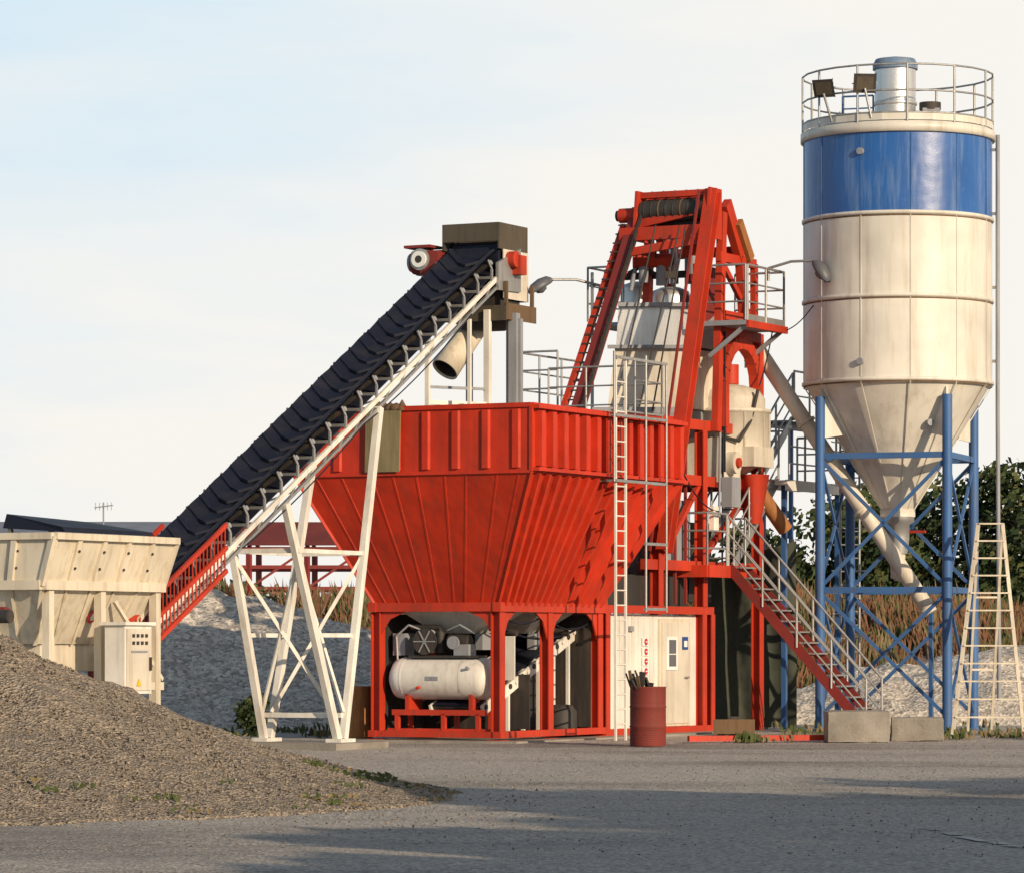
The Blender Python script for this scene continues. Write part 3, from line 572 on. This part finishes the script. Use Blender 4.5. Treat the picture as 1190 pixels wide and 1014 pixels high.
pts=[SC+Vector((math.cos(a),math.sin(a),0))*(r+.02)+Z*12.18 for a in [i*math.tau/24 for i in range(25)]]
for hh in (.18,.62,1.14): 
    for p,q in zip(pts[:-1],pts[1:]): O.tube(p+Z*hh,q+Z*hh,.02,GALV,6)
for p,q in zip(pts[:-1],pts[1:]): O.beam(p+Z*.1,q+Z*.1,.012,.14,SILO)
for p in pts[:-1:2]: O.tube(p,p+Z*1.14,.024,GALV,6)
fc=SC+Vector((-.06,-.1,0)); O.lathe(fc,[(.42,12.3),(.42,13.45)],SILV,32); O.lathe(fc,[(.43,12.72),(.45,12.74),(.45,12.78),(.43,12.8)],SILV,32,cap=False)
O.lathe(fc,[(.46,13.46),(.46,13.56),(.4,13.67),(.1,13.72)],mat('faded_blue_cap',(.12,.18,.27),(.3,.3,.3),.5,.5),32)
SF=lambda x,y,z:SC+Vector((x,y,z))
O.lbox(SF,.45,.8,-.6,-.2,12.3,12.62,GREY); O.tube(SC+Vector((.62,-.4,12.6)),SC+Vector((.62,-.4,12.75)),.22,DARK,14)
O.rail([SC+Vector((-1.2,-.9,12.3)),SC+Vector((-.6,-1.1,12.3))],BLUEL,.5,.3,.02)
p=SC+Vector((r+.08,-.35,0)); O.path([p+Z*12.1,p+Z*6.5,p+Vector((.03,0,.6))],.045,GREY,10); 
for z_ in (7.5,9,10.5,11.8): O.beam(p+Z*z_,SC+Vector((r-.1,-.3,z_)),.04,.06,GALV)
lg=[Vector((-1.65,-.83,0)),Vector((.83,-1.65,0)),Vector((1.65,.83,0)),Vector((-.83,1.65,0))]
P=[SC+v for v in lg]
for p in P:
    O.tube(p+Z*.0,p+Z*6.75,.1,BLUEL,14); O.lathe(p,[(.2,.0),(.2,.04)],BLUEL,12)
    d=(SC-p); d.z=0; d.normalize(); e=d.cross(Z)*.02
    O.hexa([p+Z*5.9+e,p+d*.6+Z*6.0+e,p+d*.6+Z*6.0-e,p+Z*5.9-e,p+Z*6.9+e,p+d*.25+Z*6.95+e,p+d*.25+Z*6.95-e,p+Z*6.9-e],SILO)
for i in range(4):
    p,q=P[i],P[(i+1)%4]
    for z_ in (5.55,2.85): O.beam(p+Z*z_,q+Z*z_,.09,.12,BLUEL)
    for za,zb in ((.3,2.8),(2.9,5.5)):
        O.beam(p+Z*za,q+Z*zb,.05,.07,BLUEL); O.beam(p+Z*zb,q+Z*za,.05,.07,BLUEL)
O.obj()
sl=M('silo_ladder',[GALV]); p=SC+Vector((-1.0,2.05,0))
for o in (0,.4): sl.tube(p+Vector((o,0,0)),p+Vector((o,0,12.9)),.025,GALV,6)
for k in range(45): sl.tube(p+Z*(.2+k*.28),p+Vector((.4,0,.2+k*.28)),.014,GALV,6)
for k in range(12):
    for i in range(8):
        a0=math.pi*i/8; a1=math.pi*(i+1)/8; c_=p+Vector((.2,0,2.4+k*.9)); sl.tube(c_+Vector((.38*math.cos(a0),.6*math.sin(a0),0)),c_+Vector((.38*math.cos(a1),.6*math.sin(a1),0)),.014,GALV,5)
sl.obj()
def flood(name,p,aim,sz=.2,post=None):
    f=M(name,[DARK]); p=Vector(p); aim=Vector(aim).normalized(); x=aim.cross(Z).normalized(); y=x.cross(aim)
    a,b=x*sz,y*sz*.85
    f.hexa([p-a*.6-b*.6-aim*.14,p+a*.6-b*.6-aim*.14,p+a*.6+b*.6-aim*.14,p-a*.6+b*.6-aim*.14,p-a-b,p+a-b,p+a+b,p-a+b],DARK)
    f.hexa([p-a*.75-b*.7,p+a*.75-b*.7,p+a*.75+b*.7,p-a*.75+b*.7]+[v+aim*.01 for v in (p-a*.75-b*.7,p+a*.75-b*.7,p+a*.75+b*.7,p-a*.75+b*.7)],HOOD)
    for k in range(5): f.beam(p-a+b*(k*.5-1)+aim*.0,p-a*.6+b*(k*.3-.6)-aim*.16,.01,.03,DARK)
    if post is not None: 
        f.tube(post,p-Z*.1,.025,GALV,8); f.beam(p-x*sz*1.1-aim*.05,p+x*sz*1.1-aim*.05-Z*.02,.02,.02,GALV)
    f.obj()
flood('floodlight',at(957,103,8.6),(-.45,-1,-.5),.22,SC+Vector((-1.45,-1.27,12.25)))
flood('floodlight',at(1005,97,8.2),(.1,-1,-.35),.23,SC+Vector((-.7,-1.79,12.25)))
# ------------------------------------------------------------------ screw conveyor
X=M('screw_conveyor',[BEIGE])
pa=at(874,396,10.6); pb=at(1082,712,9.6); X.tube(pa,pb,.16,CREAM,20)
d=(pb-pa).normalized()
for t in (.0,.3,.62,.98): c_=pa.lerp(pb,t); X.tube(c_,c_+d*.05,.21,CREAM,18)
X.tube(pa-d*.05,pa-d*.5,.15,GREY,14); X.lbox(lambda x,y,z:pa+Vector((x,y,z)),-.15,.15,-.15,.15,-.55,0,CREAM)
c_=pa.lerp(pb,.86); X.tube(c_,Vector((SC.x,SC.y,3.2)),.15,CREAM,16); X.beam(pb,Vector((pb.x,pb.y,0)),.08,.08,BLUEL)
X.obj()
# ------------------------------------------------------------------ tower lamps
def lamp(base,tip,hd_):
    l=M('street_lamp',[LAMPG]); base=Vector(base); tip=Vector(tip); mid=base.lerp(tip,.5)+Z*.06
    l.path([base-Z*.25,base,mid,tip],.028,GALV,8)
    d=Vector(hd_).normalized(); x=d.cross(Z).normalized(); y=x.cross(d)
    vs=[];n_=14
    for dd,wx,wz in [(0,.05,.05),(.08,.12,.12),(.25,.17,.15),(.45,.15,.12),(.56,.06,.05)]:
        for i in range(n_):
            a=i*math.tau/n_; zz=math.sin(a)*wz; zz=max(zz,-.045); vs.append(tip+d*dd+x*math.cos(a)*wx+y*zz)
    l.add(vs,[(k*n_+i,k*n_+(i+1)%n_,(k+1)*n_+(i+1)%n_,(k+1)*n_+i) for k in range(4) for i in range(n_)]+[tuple(range(n_)),tuple(range(5*n_-1,4*n_-1,-1))],LAMPG,True)
    c_=tip+d*.3-y*.04; l.lathe(c_,[(.13,0),(.11,.06),(.02,.1)],GLASS,14,axis=-y); l.obj()
lamp(at(697,332,9),at(641,325,8.6),(-.8,-.35,-.5))
lamp(at(893,312,9.2),at(946,303,8.8),(.45,-.3,-.75))
# ------------------------------------------------------------------ drums, blocks, etc.
def drum(name,p,rr,h,m,fill=False):
    d_=M(name,[m]); d_.lathe(p,[(rr*.98,0),(rr,.02),(rr,h*.31),(rr*1.04,h*.33),(rr,h*.35),(rr,h*.64),(rr*1.04,h*.66),(rr,h*.68),(rr,h*.98),(rr*1.03,h),(rr*.96,h),(rr*.94,h*.93)],m,28,cap=False)
    for k in range(6):
        for base in (.06,.4,.73): z=h*(base+k*.035); d_.lathe(p,[(rr,z-.008),(rr*1.012,z),(rr,z+.008)],m,28,cap=False)
    d_.lathe(p,[(rr*.94,h*.9),(0.01,h*.9)],DARK,28,cap=False)
    if fill:
        for k in range(14):
            a=U(0,6.3); q=Vector(p)+Vector((math.cos(a)*rr*.5-.1,math.sin(a)*rr*.5,h*.85)); d_.beam(q,q+Vector((U(-.2,.06),U(-.15,.15),U(.2,.45))),U(.03,.1),U(.02,.05),DARK if k%3 else RUST)
    d_.obj()
gp=lambda px,Y:Vector(((px-595)/F*(CD+Y),Y,0))
drum('steel_drum',gp(753,-2.6),.31,1.02,CORR,True); drum('steel_drum',gp(418,2.0),.24,.98,ORNG)
def block(name,p,w,d,h,rot,m):
    o=M(name,[m]); n_=8; c=math.cos(rot); s_=math.sin(rot)
    vs=[]; idx={}
    def pt(i,j,k):
        key=(i,j,k)
        if key not in idx:
            x=(i/n_-.5)*w; y=(j/n_-.5)*d; z=k/n_*h
            nv=Vector((x,y,z)); q=noise.noise_vector(nv*4+Vector(p))*.025; e=sum((i in(0,n_),j in(0,n_),k in(0,n_)))
            if e>=2: nv=Vector((x*.975,y*.975,min(z,h*.975)))
            nv+=q; idx[key]=len(vs); vs.append(Vector(p)+Vector((c*nv.x-s_*nv.y,s_*nv.x+c*nv.y,nv.z)))
        return idx[key]
    fs=[]
    for a in range(n_):
        for b in range(n_):
            fs+= [(pt(a,0,b),pt(a+1,0,b),pt(a+1,0,b+1),pt(a,0,b+1)),(pt(a+1,n_,b),pt(a,n_,b),pt(a,n_,b+1),pt(a+1,n_,b+1)),(pt(0,a+1,b),pt(0,a,b),pt(0,a,b+1),pt(0,a+1,b+1)),(pt(n_,a,b),pt(n_,a+1,b),pt(n_,a+1,b+1),pt(n_,a,b+1)),(pt(a,b,n_),pt(a+1,b,n_),pt(a+1,b+1,n_),pt(a,b+1,n_))]
    o.add(vs,fs,m); o.obj()
block('concrete_block',gp(995,.4),1.12,.7,.56,.05,CONC); block('concrete_block',gp(1066,1.6),.95,.7,.42,-.1,CONC)
a=M('step_ladder',[BEIGE])
tl=at(1137,608,7.6);tr=at(1165,608,7.6);bl=gp(1107,5.4);br=gp(1190,5.4)
a.beam(tl,bl,.07,.05,BEIGE); a.beam(tr,br,.07,.05,BEIGE)
for k in range(12):
    t=k/12; a.beam(tl.lerp(bl,t),tr.lerp(br,t),.14,.03,BEIGE)
for o_ in (tl,tr): a.beam(o_,Vector((o_.x,9.4,0)),.05,.05,BEIGE)
for t in (.35,.7): a.beam(tl.lerp(Vector((tl.x,9.4,0)),t),tr.lerp(Vector((tr.x,9.4,0)),t),.04,.04,BEIGE)
a.obj()
tp=M('tarpaulin_fence',[TARP]); vs=[];fs=[]; nx_,nz_=50,30
for j in range(nz_+1):
    for i in range(nx_+1):
        u=i/nx_; x=3.9+u*2.0; zt=3.35+.55*u; z=.03+(zt-.03)*j/nz_
        vs.append((x,11.5-.3*u+.08*math.sin(u*17+z*.9)+.06*noise.noise(Vector((x*2,z*1.2,0))),z))
fs=[(j*(nx_+1)+i,j*(nx_+1)+i+1,(j+1)*(nx_+1)+i+1,(j+1)*(nx_+1)+i) for j in range(nz_) for i in range(nx_)]
tp.add(vs,fs,TARP,True)
for x_,z_ in ((3.95,3.4),(4.9,3.7),(5.85,3.95)): tp.tube((x_,11.7,0),(x_,11.7,z_),.04,GALV)
tp.obj()
pp=M('steel_beam',[REDF]); pp.beam(gp(800,-.3)+Z*.07,gp(958,.6)+Z*.07,.1,.1,REDF); pp.obj()
pp=M('equipment_crate',[DARK]); 
for k in range(3): pp.lbox(lambda x,y,z:gp(838+k*14,6)+Vector((x,y,z)),-.08,.12,-.2,.2,0,.25+.1*(k%2),DARK); 
pp.lbox(lambda x,y,z:gp(835,5.8)+Vector((x,y,z)),-.1,.7,-.05,-.01,.02,.3,RUST); pp.obj()
pl=M('concrete_plinth',[CONC]); pl.lbox(K,6.2,8.0,-1.2,1.3,-.05,.1,CONC); pl.lbox(L,-.5,9.9,-.6,3.0,-.05,.026,CONC); pl.obj()
pm=M('painted_marking',[mat('worn_white_paint',(.50,.48,.44),(.28,.25,.22),.95,.8,scale=6,streak=False)])
for (x0,y0,x1,y1) in ((3.9,-33.0,4.4,-36.5),(4.5,-36.8,4.9,-39.5)):
    N_=24
    for k in range(N_):
        xa=x0+(x1-x0)*k/N_; ya=y0+(y1-y0)*k/N_; xb=x0+(x1-x0)*(k+1)/N_; yb=y0+(y1-y0)*(k+1)/N_
        zf=lambda x,y:gz(x,y)+.01
        w_=.07
        if R()<.2: continue
        pm.add([(xa-w_,ya,zf(xa-w_,ya)),(xa+w_,ya,zf(xa+w_,ya)),(xb+w_,yb,zf(xb+w_,yb)),(xb-w_,yb,zf(xb-w_,yb))],[(0,3,2,1)],pm.mats[0])
pm.obj()
# ------------------------------------------------------------------ background
BERM=gravel('berm_earth',(.24,.215,.185),(.17,.15,.125),(.30,.27,.24),fine=8,big=.2,bump=.6)
def berm_h(x,y):
    c=36+fbm(x,0,.05)*3; w_=9
    return max(0,1-abs(y-c)/w_)**.7*(2.6+fbm(x,y,.12)*.6)
heap('earth_berm_terrain',berm_h,-34,34,24,48,.5,BERM,.08,.6)
def foliage(m,clumps,n,size,mats,flat=.8):
    for _ in range(n):
        c,rr=random.choice(clumps)
        v=Vector((random.gauss(0,1),random.gauss(0,1),random.gauss(0,1))); v.normalize(); v*=R()**.45
        p=c+Vector((v.x*rr,v.y*rr,v.z*rr*flat)); a=Vector((random.gauss(0,1),random.gauss(0,1),random.gauss(0,1))).normalized(); b=a.orthogonal().normalized(); c2=a.cross(b)
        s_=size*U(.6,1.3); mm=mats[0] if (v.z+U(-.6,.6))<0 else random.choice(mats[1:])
        m.add([p-b*s_-c2*s_*.25,p+b*s_*.1-c2*s_*.6,p+b*s_,p+b*s_*.1+c2*s_*.6],[(0,1,2,3)],mm)
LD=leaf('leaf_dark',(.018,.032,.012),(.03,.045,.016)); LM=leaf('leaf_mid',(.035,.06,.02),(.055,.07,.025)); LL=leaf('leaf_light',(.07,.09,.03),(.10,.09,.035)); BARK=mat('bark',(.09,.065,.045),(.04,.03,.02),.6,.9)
def tree(name,x,y,h,w_,n=5000,size=.2,z0=0,low=.28):
    t=M(name,[BARK]); b=Vector((x,y,z0)); th=h*.3; tilt=Vector((U(-.3,.3),U(-.3,.3),0))
    t.tube(b,b+tilt+Z*th,h*.03,BARK,10,h*.02); t.tube(b+tilt+Z*th,b+tilt*2+Z*h*.8,h*.02,BARK,8,h*.006)
    cl=[]
    for k in range(22):
        a=U(0,6.3); hh=U(low,.92); rr=w_*.5*(1-abs(hh-.45)*1.0)*U(.3,1.05); p=b+tilt+Vector((math.cos(a)*rr,math.sin(a)*rr,h*hh)); t.tube(b+tilt+Z*(h*hh*.7),p,h*.008,BARK,6,h*.003)
        cl.append((p,w_*U(.13,.25)))
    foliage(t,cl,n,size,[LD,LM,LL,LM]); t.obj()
random.seed(11)
for x,y,h,w_ in ((8.2,60,6.2,5.5),(11.0,57,6.6,6),(14.0,60,7.2,6.5),(17.0,57,7.6,6),(21.5,62,8.5,7),(12.5,66,7.5,6.5),(19.5,68,8.2,7),(25,66,8.2,7)):
    tree('tree',x,y,h,w_,7500,.15,low=.12)
random.seed(5)
dm=M('distant_tree_row',[LD]); cl=[(Vector((x,150+U(-8,8),1.8+U(0,2.6))),U(1.6,3.0)) for x in [ -60+i*1.7 for i in range(72)]]
foliage(dm,cl,14000,.4,[LD,LM,LM]); dm.obj()
DB=leaf('dry_brush_red',(.15,.07,.038),(.20,.10,.055)); DO=leaf('dry_grass_ochre',(.21,.16,.085),(.16,.12,.065)); DG=leaf('weed_green',(.05,.075,.02),(.08,.09,.035))
def brush(name,n,fx,mats,hmin,hmax):
    b=M(name,mats)
    for _ in range(n):
        p=fx(); 
        if p is None: continue
        h=U(hmin,hmax); m_=random.choice(mats)
        for k in range(4):
            l_=Vector((U(-.35,.35)*h,U(-.35,.35)*h,h*U(.5,1))); w_=Vector((.008+h*.007,U(-.01,.01),0)); q=p+Vector((U(-.15,.15),U(-.15,.15),0))
            b.add([q-w_,q+w_,q+l_*.6+w_*.8+Vector((.04,0,0)),q+l_,q+l_*.6-w_*.8],[(0,1,2,3,4)],m_)
    return b.obj()
def fl():
    x=U(-22,-1) if R()<.5 else U(4.5,26); y=U(28,39); h=berm_h(x,y)
    if fbm(x,y,.35)<-.15: return None
    return Vector((x,y,h-.05))
brush('dry_brush',22000,fl,[DB,DB,DO,DG],.3,1.15)
random.seed(9)
bb=M('shrub_mass',[DB]); cl=[]
for i in range(110):
    x=U(-22,-2) if i%2 else U(5,26); y=U(32,40); cl.append((Vector((x,y,berm_h(x,y)+.3)),U(.3,.8)))
foliage(bb,cl,24000,.07,[LD,DB,DO,DG,DB]); bb.obj()
def gr():
    k=R()
    if k<.35: x=U(5.2,11);y=U(1.5,8)
    elif k<.45: x=U(2.9,5.2); y=U(-.2,.8)
    elif k<.75: x=U(4,13); y=U(11,24)
    else: x=U(-9,-2.5);y=U(3,8)
    if fbm(x,y,.8)<.2: return None
    return Vector((x,y,0))
brush('weeds',1700,gr,[DO,DG,DG,DG],.06,.26)
def pg():
    x=U(-7,-.8);y=U(-33,-21);h=pile_h(x,y)
    if h>.35 or h<.01 or fbm(x,y,.9)<.22: return None
    return Vector((x,y,h))
brush('pile_weeds',900,pg,[DO,DG,DG],.02,.09)
bs=M('bush',[DG]); p=gp(293,3); foliage(bs,[(p+Vector((0,0,.3)),.32),(p+Vector((.1,0,.65)),.25),(p+Vector((-.1,0,.5)),.28)],900,.06,[LD,LM,DG]); bs.obj()
def m2(x,y):
    r_=math.hypot((x-13)/2.4,(y-20)/1.2)+fbm(x,y,.3)*.5; return 2.0*max(0,1-max(r_,0)/4.2)**.9
heap('gravel_mound',m2,2.5,24,14,27,.15,GM,.07,2)
w=M('warehouse_building',[WHITE]); ROOF=mat('roof_sheet',(.16,.17,.20),(.26,.26,.28),.5,.5,scale=1)
wf=lambda x,y,z:Vector((-22+x,80+y,z))
w.lbox(wf,-20,9.5,0,14,0,5.3,WHITE)
w.hexa([wf(-20.5,-.5,5.3),wf(10,-.5,5.3),wf(10,7,5.3),wf(-20.5,7,5.3),wf(-20.5,-.45,5.36),wf(10,-.45,5.36),wf(10,7,6.7),wf(-20.5,7,6.7)],ROOF)
w.hexa([wf(-20.5,7,5.3),wf(10,7,5.3),wf(10,14.5,5.3),wf(-20.5,14.5,5.3),wf(-20.5,7,6.7),wf(10,7,6.7),wf(10,14.45,5.36),wf(-20.5,14.45,5.36)],ROOF)
for k in range(28): w.lbox(wf,-20+k*1.05,-19.92+k*1.05,-.03,-.001,0,5.25,GREY)
for k in range(6): w.lbox(wf,-18+k*4.5,-16+k*4.5,-.06,-.032,3,4.2,GLASS)
w.obj()
an=M('tv_antenna_mast',[GREY]); q=Vector((-15.6,79.5,5)); an.tube(q,q+Z*2.2,.03,GREY)
an.tube(q+Vector((-.35,0,2.0)),q+Vector((.35,.2,2.1)),.02,GREY,6)
for k in range(5): an.tube(q+Vector((-.3+.15*k,-.3,2.0+.02*k)),q+Vector((-.3+.15*k,.3,2.0+.02*k)),.015,GREY,6); an.tube(q+Vector((-.3+.15*k,0,1.9)),q+Vector((-.3+.15*k,0,2.2)),.012,GREY,5)
an.obj()
rs=M('steel_shed_frame',[REDD]); rf=lambda x,y,z:Vector((-8.6+x,58+y,z))
for k in range(5):
    x=k*1.9
    for y in (0,5): rs.beam(rf(x,y,0),rf(x,y,4.9),.15,.15,REDD)
    rs.beam(rf(x,0,4.9),rf(x,2.5,5.7),.12,.16,REDD); rs.beam(rf(x,5,4.9),rf(x,2.5,5.7),.12,.16,REDD)
for z_ in (3.6,4.3,4.9):
    rs.beam(rf(-.5,0,z_),rf(8.2,0,z_),.10,.12,REDD); rs.beam(rf(-.5,5,z_),rf(8.2,5,z_),.10,.12,REDD)
for k in range(4): rs.beam(rf(k*1.9,0,3.6),rf(k*1.9+1.9,0,4.9),.08,.08,REDD)
rs.add([rf(-.6,-.2,5.0),rf(8.3,-.2,5.0),rf(8.3,2.5,5.85),rf(-.6,2.5,5.85)],[(0,1,2,3)],CORR); rs.obj()
random.seed(21)
for x,y,h,w_ in ((10.5,-50,6.2,5),(16.5,-48,9.6,6),(22.0,-50,11.0,6),(27.5,-49,11.6,6.5),(34,-47,11.2,6.5),(20,-60,11.5,7),(29,-61,13.0,8),(37,-56,13,8),(12,-57,7.5,6)):
    tree('tree',x,y,h,w_,2800,.42,low=.2)  # unseen trees behind the camera, added to cast the foreground shadow
# ------------------------------------------------------------------ light, sky, camera
AZ=36; EL=17.5
sd=Vector((math.sin(math.radians(AZ))*math.cos(math.radians(EL)),-math.cos(math.radians(AZ))*math.cos(math.radians(EL)),math.sin(math.radians(EL))))
ld=bpy.data.lights.new('sun','SUN'); ld.energy=4.9; ld.angle=math.radians(.55); ld.color=(1,.80,.57)
lo=bpy.data.objects.new('sun',ld); lo.rotation_euler=sd.to_track_quat('Z','Y').to_euler(); bpy.context.scene.collection.objects.link(lo)
wd=bpy.data.worlds.new('World'); bpy.context.scene.world=wd; wd.use_nodes=True; nt=wd.node_tree; N=nt.nodes; KL=nt.links
bg=N['Background']; bg.inputs[1].default_value=.1
sk=N.new('ShaderNodeTexSky'); sk.sky_type='NISHITA'; sk.sun_disc=False; sk.sun_elevation=math.radians(EL); sk.sun_rotation=math.radians(180-AZ); sk.dust_density=2
tc=N.new('ShaderNodeTexCoord'); sp=N.new('ShaderNodeSeparateXYZ'); KL.new(tc.outputs['Generated'],sp.inputs[0])
mp=N.new('ShaderNodeMapping'); mp.inputs['Scale'].default_value=(5,5,26); mp.inputs['Rotation'].default_value=(0,.25,0); KL.new(tc.outputs['Generated'],mp.inputs[0])
nz=N.new('ShaderNodeTexNoise'); nz.inputs['Scale'].default_value=1.0; nz.inputs['Detail'].default_value=7; nz.inputs['Roughness'].default_value=.55; KL.new(mp.outputs[0],nz.inputs['Vector'])
def math_(op,a,b=None,c=None):
    n=N.new('ShaderNodeMath'); n.operation=op
    for i,v in enumerate((a,b,c)):
        if v is None: continue
        if isinstance(v,(int,float)): n.inputs[i].default_value=v
        else: KL.new(v,n.inputs[i])
    return n.outputs[0]
t1_=math_('MULTIPLY',sp.outputs[2],4.6); t2_=math_('MULTIPLY',sp.outputs[0],-3.2); t3_=math_('MULTIPLY_ADD',nz.outputs[0],1.6,-1.27)
bl=math_('ADD',math_('ADD',t1_,t2_),t3_)
cl_=N.new('ShaderNodeClamp'); KL.new(bl,cl_.inputs[0])
hz=N.new('ShaderNodeMix'); hz.data_type='RGBA'; hz.inputs[6].default_value=(9.6,9.3,8.8,1); hz.inputs[7].default_value=(6.1,8.1,9.5,1); KL.new(cl_.outputs[0],hz.inputs[0])
rp=N.new('ShaderNodeMapRange'); rp.interpolation_type='SMOOTHSTEP'; rp.inputs[1].default_value=.17; rp.inputs[2].default_value=.5; rp.inputs[3].default_value=.97; rp.inputs[4].default_value=.1; KL.new(sp.outputs[2],rp.inputs[0])
fm=N.new('ShaderNodeMix'); fm.data_type='RGBA'; KL.new(rp.outputs[0],fm.inputs[0]); KL.new(sk.outputs[0],fm.inputs[6]); KL.new(hz.outputs[2],fm.inputs[7]); KL.new(fm.outputs[2],bg.inputs[0])
cam=bpy.data.cameras.new('camera'); co=bpy.data.objects.new('camera',cam); bpy.context.scene.collection.objects.link(co)
co.location=(0,-CD,CH); co.rotation_euler=(math.radians(90),0,0); cam.lens=F/1190*36; cam.sensor_width=36; cam.shift_y=243/1190; cam.clip_end=6000; cam.clip_start=.5
bpy.context.scene.camera=co
sc=bpy.context.scene; sc.view_settings.view_transform='Standard'; sc.view_settings.look='None'; sc.view_settings.exposure=0
